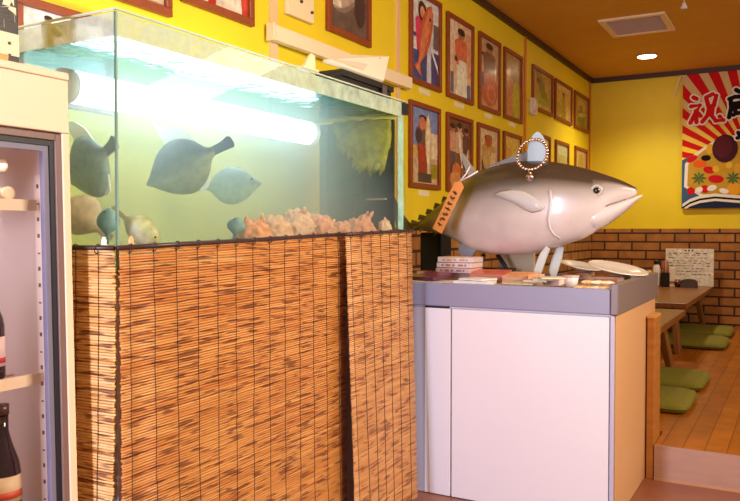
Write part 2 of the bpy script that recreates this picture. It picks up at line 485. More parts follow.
SK, SK2 = (205, 150, 115), (170, 110, 80)
def ph_snapper(p):
    p.bg((205, 205, 215)); p.rect(0, .0, .25, .55, (60, 80, 150)); p.rect(0, .55, 1, 1, (215, 212, 214)); p.rect(.05, .35, .25, .5, (225, 225, 230)); p.rect(.72, 0, 1, .4, (70, 65, 120))
    p.person(.38, -.1, 1.02, SK, (215, 60, 110), (60, 70, 120), w=.36)
    p.ell(.36, .84, .13, .12, (70, 35, 25)); p.ell(.38, .83, .085, .07, SK)
    p.fish(.72, .96, .2, .1, .17, (196, 88, 52), (214, 125, 88)); p.ell(.66, .78, .035, .025, (60, 25, 20))
    p.poly([(.65, .5), (.95, .25), (.98, .15), (.72, .38)], (235, 230, 230)); p.rect(.8, .45, 1, .75, (110, 95, 90))
def ph_whitepants(p):
    p.bg((228, 190, 150)); p.ell(.2, .75, .3, .3, (235, 205, 175)); p.rect(.7, .3, 1, .9, (222, 165, 120)); p.ell(.3, .55, .15, .2, (226, 180, 150))
    p.person(.55, 0.02, .9, SK2, (215, 110, 70), (240, 222, 200), w=.4)
    p.poly([(.3, 0), (.85, 0), (.75, .5), (.45, .5)], (242, 228, 205)); p.ell(.32, .5, .07, .04, (60, 50, 50)); p.rect(.1, .02, .22, .3, (95, 105, 130)); p.rect(.8, 0, .95, .2, (90, 110, 140))
def ph_redfish(p):
    p.bg((205, 150, 100)); p.rect(0, .6, 1, 1, (190, 160, 120)); p.rect(.05, .75, .3, .8, (40, 35, 35))
    p.person(.5, .1, .85, SK2, (120, 80, 60), (90, 50, 40), w=.5)
    p.ell(.5, .28, .45, .25, (190, 98, 60)); p.ell(.6, .22, .25, .14, (214, 130, 90)); p.ell(.6, .22, .16, .09, (196, 95, 62)); p.rect(.05, .3, .2, .5, (70, 70, 80))
def ph_green(p):
    p.bg((184, 160, 58)); p.rect(0, .55, 1, 1, (170, 128, 62)); p.ell(.3, .4, .22, .4, (200, 160, 90)); p.ell(.7, .3, .2, .3, (196, 180, 40)); p.poly([(.1, 0), (.4, 0), (.5, .6), (.3, .65)], (205, 130, 80)); p.ell(.55, .7, .2, .12, (150, 110, 50))
def ph_boat(p):
    p.bg((190, 150, 60)); p.poly([(.1, 1), (.4, 1), (.9, .2), (.5, .2)], (130, 128, 30)); p.poly([(.1, .1), (.9, .05), (.8, .3), (.2, .3)], (160, 160, 60)); p.ell(.3, .75, .12, .08, (120, 70, 40)); p.rect(0, 0, 1, .12, (206, 170, 90)); p.ell(.75, .7, .15, .2, (205, 160, 80))
def ph_boat2(p):
    p.bg((206, 166, 84)); p.poly([(.35, 0), (.7, 0), (.6, .7), (.45, .72)], (150, 138, 30)); p.ell(.52, .75, .1, .07, (120, 70, 40)); p.ell(.2, .25, .2, .2, (178, 150, 52)); p.rect(0, .85, 1, 1, (214, 180, 110))
def ph_boat3(p):
    p.bg((170, 140, 48)); p.ell(.5, .7, .3, .2, (200, 160, 90)); p.poly([(.2, 0), (.8, 0), (.6, .6), (.3, .55)], (126, 118, 28)); p.ell(.45, .65, .1, .07, (110, 60, 35)); p.fish(.2, .35, .95, .5, .05, (196, 186, 110))
def ph_blue(p):
    p.bg((120, 140, 190)); p.rect(0, 0, 1, .35, (196, 168, 130)); p.rect(0, .35, 1, .5, (200, 160, 90)); p.rect(.75, .35, 1, .7, (225, 205, 170)); p.rect(.75, .08, 1, .28, (150, 140, 40))
    p.person(.42, .05, .85, SK2, (110, 80, 70), (150, 50, 40), w=.34); p.poly([(.25, .3), (.6, .3), (.58, .52), (.28, .52)], (170, 52, 40)); p.ell(.4, .8, .13, .09, (205, 120, 90)); p.ell(.27, .63, .12, .1, (60, 50, 60))
    p.fish(.62, .95, .62, .08, .09, (216, 186, 140), (236, 214, 180)); p.rect(.25, .02, .75, .14, (70, 60, 55))
def ph_crowd(p):
    p.bg((176, 120, 70)); p.rect(0, .8, 1, 1, (110, 75, 50))
    p.person(.2, .2, .72, SK2, (205, 150, 120), (90, 70, 80), w=.28); p.person(.5, .15, .8, SK, (210, 170, 140), (120, 70, 50), w=.28); p.person(.8, .2, .7, SK2, (90, 60, 55), (110, 80, 60), w=.26)
    p.fish(.45, .85, .6, .3, .05, (230, 210, 190)); p.ell(.35, .25, .2, .12, (200, 110, 60)); p.ell(.3, .12, .25, .12, (214, 140, 90)); p.fish(.9, .6, .75, .25, .04, (225, 200, 170))
def ph_beige(p):
    p.bg((205, 170, 120)); p.rect(0, .55, 1, 1, (214, 186, 140)); p.person(.5, 0, .9, SK2, (178, 140, 80), (150, 110, 60), w=.5); p.rect(.15, .1, .3, .5, (60, 45, 45)); p.ell(.5, .82, .17, .1, (170, 70, 40)); p.ell(.5, .5, .3, .18, (196, 160, 100)); p.ell(.75, .45, .15, .2, (226, 196, 150))
def ph_yellow(p):
    p.bg((190, 170, 40)); p.ell(.3, .5, .2, .4, (205, 140, 70)); p.ell(.65, .6, .2, .35, (206, 190, 60)); p.rect(0, 0, .3, .5, (200, 130, 80)); p.rect(.0, .8, 1, 1, (214, 180, 90))
def ph_pale(p):
    p.bg((186, 176, 110)); p.ell(.5, .4, .3, .3, (170, 160, 90)); p.rect(0, .7, 1, 1, (196, 190, 140))
def ph_pale2(p):
    p.bg((214, 176, 110)); p.ell(.5, .5, .25, .4, (180, 160, 60)); p.rect(0, 0, 1, .3, (196, 140, 60))
def ph_dark(p):
    p.bg((100, 80, 70)); p.rect(0, .6, 1, 1, (150, 110, 80)); p.ell(.6, .7, .35, .3, (176, 110, 80)); p.fish(.1, .2, .9, .5, .12, (130, 110, 100), (176, 150, 130)); p.rect(.08, .22, .3, .34, (226, 206, 180)); p.ell(.3, .55, .2, .15, (80, 65, 60)); p.ell(.8, .3, .15, .2, (70, 50, 50)); p.rect(.6, .9, .9, .97, (240, 235, 230))
def ph_fishstall(p):
    p.bg((190, 60, 45)); p.rect(0, 0, .35, .35, (226, 205, 190)); p.rect(.33, 0, .43, .8, (190, 30, 30)); p.poly([(.45, 0), (.9, 0), (.85, .28), (.5, .3)], (226, 206, 186)); p.fish(.5, .12, .9, .22, .05, (205, 186, 170), (236, 226, 214)); p.ell(.85, .35, .12, .15, (50, 40, 40)); p.rect(0, .4, 1, 1, (150, 90, 70)); p.ell(.55, .3, .08, .05, (60, 50, 50))
def ph_market(p):
    p.bg((176, 130, 110)); p.rect(.5, .02, 1, .25, (206, 186, 160)); p.rect(.66, .1, .9, .16, (100, 80, 66)); p.ell(.3, .2, .25, .15, (226, 206, 190)); p.rect(0, .5, 1, 1, (130, 100, 90))
def ph_poster(p):
    p.bg((232, 214, 212)); p.person(.3, .45, .5, (150, 110, 90), (130, 90, 80), (110, 84, 76), w=.12); p.ell(.36, .78, .1, .05, (120, 80, 70)); p.rect(.5, .6, .9, .64, (214, 186, 186)); p.rect(.5, .5, .85, .53, (206, 176, 176)); p.rect(.1, .1, .9, .35, (190, 205, 205))

zt1, zb1, zt2, zb2 = 2.685, 2.11, 2.005, 1.465
frame('photo_frame', 'tall framed photo of a woman in pink holding a huge red fish', 408, 439, zb1 + .005, zt1 + .02, ph_snapper)
frame('photo_frame', 'tall framed photo of a standing figure in white trousers and orange top', 445, 471.3, zb1, zt1, ph_whitepants)
frame('photo_frame', 'tall framed photo of a man with a big red fish, bright light reflected in it', 477, 498.2, zb1, zt1, ph_redfish)
frame('photo_frame', 'tall framed photo in olive green and tan, last before the orange wall strip, upper row', 502.2, 520, zb1, zt1, ph_green)
frame('photo_frame', 'upper framed photo of a dark green slanting shape, just beyond the orange wall strip', 530.4, 550.7, 2.29, zt1, ph_boat, caption=False)
frame('photo_frame', 'upper framed photo with one green upright shape, middle of the three far frames', 553, 570, 2.29, zt1, ph_boat2, caption=False)
frame('photo_frame', 'upper framed photo nearest the far corner of the room', 572.6, 587, 2.29, zt1, ph_boat3, caption=False)
frame('photo_frame', 'tall framed photo of a man in red shorts with a long pale fish', 407.8, 438.2, zb2, zt2, ph_blue)
frame('photo_frame', 'tall framed photo of a crowd of people, behind the big model fish\'s tail', 445, 470.6, zb2, zt2, ph_crowd)
frame('photo_frame', 'tall framed photo of a man in beige, third along the lower row above the fish', 476, 497.6, zb2, zt2, ph_beige)
frame('photo_frame', 'tall framed photo in yellow, last before the orange strip, lower row', 501.8, 519.6, zb2, zt2, ph_yellow)
frame('photo_frame', 'small framed photo half hidden behind the model fish\'s tall back fin', 535, 548.5, 1.7, 2.09, ph_yellow, caption=False)
frame('photo_frame', 'small framed photo of pale green tint above the model fish\'s head, lower row', 554, 567, 1.7, 2.09, ph_pale, caption=False)
frame('photo_frame', 'small framed photo lower row nearest the far corner of the room', 573.5, 585.5, 1.7, 2.10, ph_pale2, caption=False)
frame('photo_frame', 'dark framed photo of a fish above the black trough on the tank', 325.5, 368.6, 2.215, 2.80, ph_dark, caption=False)
frame('photo_frame', 'framed photo of fish on a red stall, above the middle of the tank', 181, 252, 2.09, 2.66, ph_fishstall, caption=False)
frame('photo_frame', 'framed photo of a market scene high above the near tank corner', 70, 170.3, 2.01, 2.58, ph_market, caption=False)
frame('photo_frame', 'framed pinkish white poster seen behind the near end of the fish tank', 14, 112, 1.60, 1.925, ph_poster, bw=.028, caption=False)

# electric box, wall rail and small lamp on the left wall
y0, y1 = wall_y(284.5), wall_y(310.5)
zlo = on_x(297, 19.5, XW).z
t = thing('switch_box', 'pale square switch plate with two small dark knobs on the yellow wall', 'switch box', (XW, (y0 + y1) / 2, zlo))
M().box((XW, y0, zlo), (XW + .025, y1, zlo + .3), P('cream_plate', (236, 214, 170), .5)).build('plate', t, bev=.004)
for fy, fz in ((.47, .08), (.88, .05)):
    M().lathe([(.0, .010), (.007, .010), (.007, 0), (0, 0)], (XW + .025, y0 + (y1 - y0) * fy, zlo + fz), m_dark, 12, Matrix.Rotation(PI / 2, 3, 'Y')).build('knob', t)
a = on_x(266, 33, XW + .04); b = on_x(408, 78.5, XW + .04)
zr = 2.09
t = thing('wall_rail', 'long cream rail running along the yellow wall behind the tank', 'rail', (XW, 3.5, zr - .04))
M().box((XW + .012, wall_y(267), zr - .035), (XW + .05, wall_y(405), zr + .035), P('cream_rail', (244, 222, 186), .45)).build('rail_bar', t, bev=.004)
M().box((XW + .012, wall_y(264.5), zr - .04), (XW + .056, wall_y(267), zr + .04), P('cream_cap', (236, 208, 165), .45)).build('end_cap', t, bev=.004)
yk = wall_y(529)
zk = on_x(530, 107, XW).z
t = thing('wall_lamp', 'small white clip lamp with a clear ring beside the orange wall strip', 'wall lamp', (XW, yk, zk - .08))
M().box((XW, yk - .01, zk - .07), (XW + .05, yk + .06, zk + .08), m_white).build('lamp_body', t, bev=.008)
M().tube([(XW + .07, yk - .06 + .06 * math.cos(q * PI / 8), zk + .06 * math.sin(q * PI / 8)) for q in range(16)], .006, P('clear_ring', (225, 205, 150), .15), closed=True).build('ring', t)

# ------------------------------------------------------------------ banner on the back wall
ybn = YB - .035
q0 = on_y(683, 70.5, ybn); q1 = on_y(683, 208.5, ybn)
bw_, bz0, bz1 = 2.0, q1.z, min(q0.z, ZC - .055)
t = thing('fishing_banner', 'red and yellow sunburst festival banner hanging on the far wall', 'banner', (q0.x + bw_ / 2, ybn, bz0))
m_cloth = P('banner_hem', (220, 190, 120), .7)
M().box((q0.x, ybn, bz0), (q0.x + bw_, ybn + .006, bz1), m_cloth).build('cloth', t)
pb = Pic((q0.x, ybn - .0005, bz0), X_, Z_, bw_, bz1 - bz0, cloth_print)
def B(u, v):
    w = on_y(u, v, ybn); return ((w.x - q0.x) / bw_, (w.z - bz0) / (bz1 - bz0))
RED, TAN, YEL, BLU, WHT, BLK = (206, 24, 28), (206, 170, 110), (240, 190, 40), (62, 96, 130), (238, 226, 210), (26, 16, 18)
def grad_mat(name, c_low, c_high, z0, z1):
    m = bpy.data.materials.new(name); m.use_nodes = True; nt = m.node_tree; b = nt.nodes['Principled BSDF']; b.inputs['Roughness'].default_value = .7
    g = nt.nodes.new('ShaderNodeNewGeometry'); s = nt.nodes.new('ShaderNodeSeparateXYZ'); mr = nt.nodes.new('ShaderNodeMapRange'); r = nt.nodes.new('ShaderNodeValToRGB')
    nt.links.new(g.outputs['Position'], s.inputs[0]); nt.links.new(s.outputs[2], mr.inputs['Value'])
    mr.inputs['From Min'].default_value = z0; mr.inputs['From Max'].default_value = z1
    r.color_ramp.elements[0].color = (*lin(c_low), 1); r.color_ramp.elements[1].color = (*lin(c_high), 1)
    nt.links.new(mr.outputs[0], r.inputs['Fac']); nt.links.new(r.outputs[0], b.inputs['Base Color'])
    return m
# the cloth is dyed from yellow (low) to tan (high) between the red rays
pb.bg(grad_mat('dyed_cloth', (250, 205, 40), (216, 182, 120), on_y(690, 150, ybn).z, on_y(690, 100, ybn).z))
cxr, cyr = B(757, 168)
asp = bw_ / (bz1 - bz0)
for k in range(40):
    a0 = math.radians(k * 9 + 2); a1 = a0 + math.radians(4.9)
    pb.poly([(cxr, cyr)] + [(cxr + 3 * math.cos(aa), cyr + 3 * asp * math.sin(aa)) for aa in (a0, a1)], RED)
    pb.k -= 1
pb.k += 1
pb.poly([B(681, 161), B(690, 156), B(800, 150), B(860, 161), B(860, 212), B(681, 212)], BLU)
# white-edged treasure heap
heap = [(684, 187), (685, 164), (690, 158), (700, 150), (712, 142), (730, 136), (760, 130), (800, 135), (840, 160), (850, 190), (760, 200), (720, 196), (700, 196)]
pb.poly([B(*q) for q in heap], WHT)
pb.poly([B(757 + (x - 757) * .955, 172 + (y - 172) * .93) for x, y in heap], (196, 150, 50))
def E(u, v, ru, rv, c, rot=0):
    o = B(u, v); e = B(u + ru, v); g = B(u, v + rv)
    pb.ell(o[0], o[1], abs(e[0] - o[0]), abs(g[1] - o[1]), c, rot)
for (u, v, ru, rv, c, ro) in ((692, 159, 6, 3, RED, .5), (700, 164, 7, 4, (226, 96, 34), 0), (706, 158, 5, 3, BLK, 0), (710, 149, 4, 5, (226, 176, 50), 0), (709, 170, 6, 3.5, RED, -.3),
                          (716, 169, 3.5, 3.5, (226, 176, 50), 0), (722, 167, 3.5, 3.5, (205, 150, 40), 0), (729, 165, 3.5, 3.5, (226, 180, 60), 0),
                          (716, 179, 8, 4, RED, -.1), (734, 189, 7, 6, (232, 160, 40), 0), (738, 168, 4, 5, (226, 160, 50), 0), (750, 175, 8, 6, (232, 170, 40), 0),
                          (691, 191, 4, 4, RED, .6), (705, 189, 4, 4, RED, .6), (712, 188, 5, 3, WHT, .3), (699, 190, 4, 3, WHT, .5), (724, 191, 5, 2.6, WHT, -.3)):
    E(u, v, ru, rv, c, ro)
for (u, v) in ((699, 178), (733, 178)):
    for aa in range(0, 360, 45):
        r_ = math.radians(aa); pts = [(u, v), (u + 7 * math.cos(r_ - .25) * .6, v + 7 * math.sin(r_ - .25) * .6), (u + 8 * math.cos(r_), v + 7 * math.sin(r_)), (u + 7 * math.cos(r_ + .25) * .6, v + 7 * math.sin(r_ + .25) * .6)]
        pb.poly([B(*q) for q in pts], (52, 110, 60)); pb.k -= 1
    pb.k += 1
E(725, 148.5, 13, 14, (70, 28, 40)); E(723, 147, 9.5, 11, (92, 34, 44))
# waves
def band(top, bot, c): pb.poly([B(u, v) for u, v in top] + [B(u, v) for u, v in reversed(bot)], c)
wt = [(682.5, 204), (690, 199), (700, 195.5), (715, 193.5), (740, 195.5), (780, 197), (860, 190)]
band(wt, [(u, v + 12) for u, v in wt], WHT)
band([(u, v + 3) for u, v in wt], [(u, v + 5) for u, v in wt], BLK)
band([(u, v + 7.5) for u, v in wt], [(u, 212) for u, v in wt], (36, 44, 66))
def brush(strokes, wd, ink):
    for st in strokes: pb.stroke([B(u, v) for u, v in st], wd * 1.75, WHT); pb.k -= 2
    pb.k += 2
    for st in strokes: pb.stroke([B(u, v) for u, v in st], wd, ink); pb.k -= 2
    pb.k += 2
def C1(x, y): return (680 + x / 6.27, 60 + y / 6.27)
zhu = [[(85, 235), (105, 245)], [(70, 292), (125, 285), (100, 330), (66, 395)], [(100, 320), (104, 392)], [(115, 335), (130, 352)],
       [(165, 240), (182, 300)], [(165, 235), (205, 215), (228, 225), (212, 285)], [(182, 295), (215, 285)], [(185, 300), (172, 350), (140, 388)], [(205, 295), (200, 350), (225, 382), (272, 378), (250, 355)]]
brush([[C1(*q) for q in st] for st in zhu], .045, RED)
gei = [[(352, 188), (372, 200)], [(310, 245), (345, 232), (420, 228)], [(318, 245), (322, 300), (308, 360)], [(340, 275), (420, 262)], [(345, 310), (350, 335), (335, 345)], [(340, 300), (430, 290)], [(390, 235), (395, 330)], [(355, 335), (430, 325)]]
brush([[C1(*q) for q in st] for st in gei], .045, BLK)
# a third character stands out of frame further along, above the heap's edge
brush([[C1(*q) for q in st] for st in ([(365, 455), (380, 480)], [(360, 490), (420, 470)])], .04, BLK)
pb.build('printed_design', t)
M().tube([(q0.x + .02, ybn - .008, bz1 - .02), (q0.x - .02, ybn - .006, bz1 - .005), (q0.x - .08, ybn - .004, bz1 - .22)], .006, m_white).build('hanging_string', t)

# ------------------------------------------------------------------ low tables, cushions
def table(label, x0, x1, y0, y1, zt=.6):
    t = thing('low_table', label, 'table', ((x0 + x1) / 2, (y0 + y1) / 2, ZP), 'low wooden tables on the raised floor')
    M().box((x0, y0, zt - .045), (x1, y1, zt), m_tablew).build('tabletop', t, bev=.006)
    for sx in (-1, 1):
        for sy in (-1, 1):
            yc = (y0 + .28) if sy < 0 else (y1 - .28)
            xe = (x1 - .10) if sx > 0 else (x0 + .10)
            l = M(); w = .075
            xt, xb = xe - sx * .04, xe + sx * .02
            yt_, yb_ = yc, yc + sy * .12
            r0 = [V((xb + dx, yb_ + dy, ZP)) for dx, dy in ((-.022, -w), (.022, -w), (.022, w), (-.022, w))]
            r1 = [V((xt + dx, yt_ + dy, zt - .045)) for dx, dy in ((-.022, -w), (.022, -w), (.022, w), (-.022, w))]
            l.loft([r0, r1], m_tablew, smooth=False).build('leg', t, bev=.004)
    M().box(((x0 + x1) / 2 - .03, y0 + .3, zt - .12), ((x0 + x1) / 2 + .03, y1 - .3, zt - .046), m_tablew).build('stretcher', t, bev=.004)
    return t
table('low brown wooden table nearer the counter, beside the two nearest green cushions', -1.55, -.745, 4.62, 6.2)
table('low brown wooden table against the far brick wall, holding the menu', -1.62, -.80, 6.72, 8.93)

m_cush = P('green_cushion_cloth', (126, 116, 22), .85, nz=.10, ns=60, bump=.1)
def cushion(label, x0, x1, y0, y1):
    t = thing('floor_cushion', label, 'cushion', ((x0 + x1) / 2, (y0 + y1) / 2, ZP), 'green floor cushions by the low tables')
    m = M(); n = 24; rings = []
    cx, cy, hx, hy = (x0 + x1) / 2, (y0 + y1) / 2, (x1 - x0) / 2, (y1 - y0) / 2
    for sc, z in ((.90, .0), (.97, .008), (1.0, .028), (.97, .048), (.86, .060), (.5, .066), (.05, .068)):
        ring = []
        for k in range(n):
            a = 2 * PI * (k + .5) / n; c, s_ = math.cos(a), math.sin(a)
            e = .22 if sc > .6 else .35
            ring.append(V((cx + hx * sc * math.copysign(abs(c) ** e, c), cy + hy * sc * math.copysign(abs(s_) ** e, s_), ZP + .001 + z)))
        rings.append(ring)
    m.loft(rings, m_cush).build('cushion_cover', t)
    M().tube([(p.x, p.y, p.z) for p in rings[2]], .005, P('cushion_piping', (110, 112, 26), .8), closed=True, seg=6).build('piping', t)
cushion('flat green floor cushion nearest the step, foremost of the pair at the near table', -1.06, -.535, 4.56, 5.10)
cushion('flat green floor cushion behind the foremost one at the near table', -1.05, -.53, 5.24, 5.82)
cushion('flat green floor cushion at the far table, the one in front of its pair', -1.12, -.55, 7.16, 7.78)
cushion('flat green floor cushion farthest from the counter, closest to the brick wall', -1.12, -.565, 7.98, 8.62)

ZT = .6
# menu sheet leaning on the wall
ym = 8.86
a = on_y(665.5, 283, ym); b = on_y(714, 249, ym)
t = thing('menu_sheet', 'large white menu sheet with handwritten columns standing on the far table', 'menu', ((a.x + b.x) / 2, ym, ZT))
M().box((a.x, ym, ZT + .002), (b.x, ym + .008, b.z), P('menu_paper', (238, 222, 206), .6)).build('sheet', t)
mp_ = Pic((a.x, ym - .0004, ZT + .002), X_, Z_, b.x - a.x, b.z - ZT - .002)
ink = (110, 84, 76)
random.seed(3)
mp_.bg((240, 224, 208))
for i in range(3): mp_.ell(.42 + .07 * i, .95, .02, .025, (70, 50, 46)); mp_.k -= 1
for row, (yy, hh) in enumerate(((.86, .03), (.82, .02), (.74, .025), (.66, .02), (.6, .02), (.53, .02), (.46, .02), (.38, .02), (.3, .02))):
    x = .06
    while x < .9:
        w = random.uniform(.03, .12)
        if random.random() < .75: mp_.rect(x, yy, min(x + w, .94), yy + hh, ink if random.random() < .6 else (170, 140, 126)); mp_.k -= 1
        x += w + random.uniform(.015, .06)
mp_.build('printed_menu', t)

def at_table(u, y): 
    d = ray(u, 284); return d.x * y / d.y
ys = 8.62
xk = at_table(656.5, ys)
t = thing('sauce_bottle', 'slim white sauce bottle with black cap on the far table', 'bottle', (xk, ys, ZT))
M().lathe([(.0, .001), (.036, .001), (.039, .02), (.039, .19), (.028, .225), (.022, .24), (0, .24)], (xk, ys, ZT), P('bottle_cream', (236, 220, 206), .3)).build('bottle_body', t)
M().lathe([(.0, .241), (.03, .241), (.03, .275), (.012, .285), (0, .285)], (xk, ys, ZT), m_black).build('cap', t)
xk = at_table(649.6, ys)
t = thing('small_shaker', 'small clear shaker at the left of the white sauce bottle', 'shaker', (xk, ys - .02, ZT))
M().lathe([(0, .001), (.028, .001), (.03, .1), (.02, .13), (0, .13)], (xk, ys - .02, ZT), P('shaker_glass', (190, 150, 110), .2)).build('shaker_body', t)
M().lathe([(0, .131), (.022, .131), (.022, .165), (0, .17)], (xk, ys - .02, ZT), P('shaker_lid', (226, 190, 150), .3)).build('lid', t)
xk = at_table(665.3, ys)
t = thing('chopstick_holder', 'black box full of brown chopsticks before the menu sheet', 'chopstick holder', (xk, ys, ZT))
h = M(); w = .040
for lo, hi in (((-w, -w, 0), (w, -w + .006, .15)), ((-w, w - .006, 0), (w, w, .15)), ((-w, -w + .006, 0), (-w + .006, w - .006, .15)), ((w - .006, -w + .006, 0), (w, w - .006, .15)), ((-w + .006, -w + .006, 0), (w - .006, w - .006, .008))):
    h.box(V(lo) + V((xk, ys, ZT + .001)), V(hi) + V((xk, ys, ZT + .001)), m_black)
h.build('holder_box', t)
ch = M()
random.seed(5)
for i in range(14):
    px_, py_ = xk + random.uniform(-.028, .028), ys + random.uniform(-.028, .028)
    M_ = (px_, py_, ZT + .012); 
    ch.tube([M_, (px_ + random.uniform(-.006, .006), py_ + random.uniform(-.006, .006), ZT + random.uniform(.24, .29))], .0045, P('chopstick_wood', (150, 78, 36), .5), seg=6)
o = ch.build('chopstick_bundle', t); 
xk = at_table(672.5, ys)
t = thing('paper_packet', 'slim white packet standing between chopstick box and dark cup', 'packet', (xk, ys, ZT))
M().obox((xk, ys, ZT + .105), (.06, .03, .2), P('packet_white', (240, 218, 196), .5), yaw=.2).build('packet_body', t, bev=.004)
M().obox((xk - .001, ys - .0165, ZT + .05), (.05, .002, .03), P('packet_band', (170, 120, 90), .5), yaw=.2).build('packet_label', t)
xk = at_table(678, ys)
t = thing('tea_cup', 'small dark brown cup on the far table', 'cup', (xk, ys, ZT))
M().lathe([(0, .001), (.026, .001), (.036, .03), (.038, .065), (.034, .065), (.03, .03), (0, .012)], (xk, ys, ZT), P('brown_glaze', (74, 30, 18), .25)).build('cup_body', t)
M().lathe([(.0, .064), (.02, .066), (.026, .085), (.015, .098), (0, .1)], (xk, ys, ZT), P('cup_lid', (225, 165, 130), .3)).build('lid', t)
xk = at_table(689, ys)
t = thing('napkin_holder', 'rounded grey napkin stand in front of the menu sheet', 'napkin holder', (xk, ys, ZT))
pts = [(-.085, 0), (.085, 0), (.085, .055)] + [(.085 * math.cos(q), .055 + .035 * math.sin(q)) for q in [i * PI / 10 for i in range(1, 10)]] + [(-.085, .055)]
M().prism(pts, (xk, ys, ZT + .001), X_, Z_, .012, P('grey_plastic', (84, 70, 64), .4)).build('back_plate', t)
M().prism([(x * .95, y * .6) for x, y in pts], (xk, ys - .04, ZT + .001), X_, Z_, .008, P('grey_plastic', (84, 70, 64), .4)).build('front_plate', t)
M().box((xk - .08, ys - .035, ZT + .001), (xk + .08, ys - .007, ZT + .006), P('grey_plastic', (84, 70, 64), .4)).build('base_tray', t)

# ------------------------------------------------------------------ low partition beside the counter
t = thing('low_partition', 'narrow upright wooden board at the step beside the white counter', 'partition', (-.62, 3.96, 0))
M().box((-.638, 3.874, 0), (-.604, 4.06, .775), m_woodlt).build('board', t, bev=.003)
M().box((-.640, 3.871, .776), (-.602, 4.063, .787), P('board_cap_wood', (214, 150, 80), .45)).build('top_cap', t)

# ------------------------------------------------------------------ display counter
m_panel = P('white_laminate', (232, 226, 232), .45)
m_fasc = P('grey_violet_edge', (142, 138, 164), .4)
ZD = .945
t = thing('display_counter', 'white panelled counter with a thick grey edge carrying the model fish', 'counter', ((XC0 + XC1) / 2, (YC0 + YC1) / 2, 0))
c = M(); c.box((XC0, YC0 + .02, .004), (XC1 - .012, YC1, .856), m_panel); c.build('carcass', t)
fx = [on_y(u, 400, YC0).x for u in (418.5, 424.5, 450.2, 451.6, 608.8)]
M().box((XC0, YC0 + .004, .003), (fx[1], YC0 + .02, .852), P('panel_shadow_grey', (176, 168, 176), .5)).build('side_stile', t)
M().box((fx[1] + .001, YC0, .003), (fx[2], YC0 + .018, .848), m_panel).build('front_panel', t, bev=.002)
M().box((fx[1] + .001, YC0 + .003, .8485), (fx[2] - .012, YC0 + .019, .857), P('shadow_gap_black', (34, 26, 30), .6)).build('shadow_gap_strip', t)  # dark strip painting the shadow line under the thick edge
M().box((fx[3], YC0, .003), (fx[4], YC0 + .018, .848), m_panel).build('front_panel', t, bev=.002)
M().box((fx[4] + .003, YC0 - .002, .003), (XC1 - .004, YC0 + .018, .856), P('corner_post_violet', (186, 182, 206), .4)).build('corner_post', t, bev=.003)
M().box((XC1 - .011, YC0 + .02, .003), (XC1, YC1, .856), P('tan_laminate', (212, 160, 112), .45)).build('end_panel', t)
M().box((XC0, YC0 - .004, .858), (XC1 - .02, YC0 + .02, .962), m_fasc).build('front_edge', t, bev=.004)
M().box((XC1 - .019, YC0 - .006, .858), (XC1 + .012, YC1 + .004, .984), P('brown_grey_edge', (122, 104, 102), .4)).build('end_edge', t, bev=.004)
M().box((XC0, YC1 - .02, .858), (XC1 - .02, YC1, .962), m_fasc).build('back_edge', t, bev=.004)
M().box((XC0, YC0 + .021, .9), (XC1 - .02, YC1 - .021, ZD), P('deck_grey', (168, 152, 146), .6)).build('countertop', t)

# ------------------------------------------------------------------ model fish
YF = 3.62
def fp(u, v): return on_y(u, v, YF)
prof_px = [(403, 224, 231), (412, 220.5, 230.5), (422, 213, 231.5), (432, 206, 233.5), (441, 199, 236), (450, 191, 239.5), (460, 182.5, 245), (470, 175, 249.5), (482, 169, 252.6), (495, 164.5, 254.3), (510, 161.5, 254.8), (525, 160.3, 254.3), (540, 160.5, 251.8),
           (556, 162.2, 247.5), (572, 165.3, 242.5), (587, 168.8, 237), (600, 172.6, 228), (610, 176, 213), (618, 179, 205), (626, 182.5, 200.5), (633, 186, 197), (637, 188.2, 194)]
rows = []
for u, vt_, vb in prof_px:
    A, Bq = fp(u, vt_), fp(u, vb); rows.append((A.x, A.z, Bq.z))
xs0, xs1 = rows[0][0], rows[-1][0]
def width_at(x, h):
    s = (x - xs0) / (xs1 - xs0)
    w = interp([(0, .012), (.12, .03), (.25, .075), (.4, .115), (.55, .135), (.7, .128), (.82, .10), (.92, .06), (1.0, .012)], s)[0]
    return w
def center_y(x):
    s = (x - xs0) / (xs1 - xs0); return YF + .10 * (1 - s) ** 2
tf = thing('model_fish', 'big silver model of a tuna like fish with dark back on the counter', 'fish model', (fp(520, 200).x, YF, ZD))
body = M(); rings = []; cols = []
NS, NK = 84, 40
dk, md, lt, ol = lin((66, 52, 44)), lin((164, 152, 146)), lin((216, 200, 194)), lin((94, 86, 34))
def mixc(a, b, t): t = max(0, min(1, t)); return tuple(x + (y - x) * t for x, y in zip(a, b))
for i in range(NS):
    x = xs0 + (xs1 - xs0) * i / (NS - 1)
    zt_, zb_ = interp(rows, x); zt_ = max(zt_, zb_ + .01); h = (zt_ - zb_) / 2; zc = (zt_ + zb_) / 2; w = min(width_at(x, h), h * .95 + .004); s = i / (NS - 1)
    ring = []; cc = []
    for k in range(NK):
        a = 2 * PI * k / NK; sn, cs = math.sin(a), math.cos(a)
        px_ = w * math.copysign(abs(cs) ** .85, cs); pz_ = h * math.copysign(abs(sn) ** .92, sn)
        ring.append(V((x, center_y(x) + px_, zc + pz_)))
        rel = pz_ / h
        edge = .50 - .05 * math.sin(s * 4) + (.10 if s > .85 else 0)
        c_ = mixc(md, dk, (rel - edge + .16) / .26)
        c_ = mixc(lt, c_, (rel + .15) / .5)
        c_ = mixc(ol, c_, (s - .10) / .20)
        cc.append(c_)
    rings.append(ring); cols.append(cc)
m_fskin = attr_mat('pearl_fish_skin', rough=.28, coat=.6, nz=.05, ns=14)
body.loft(rings, m_fskin, cols=cols).build('body', tf)
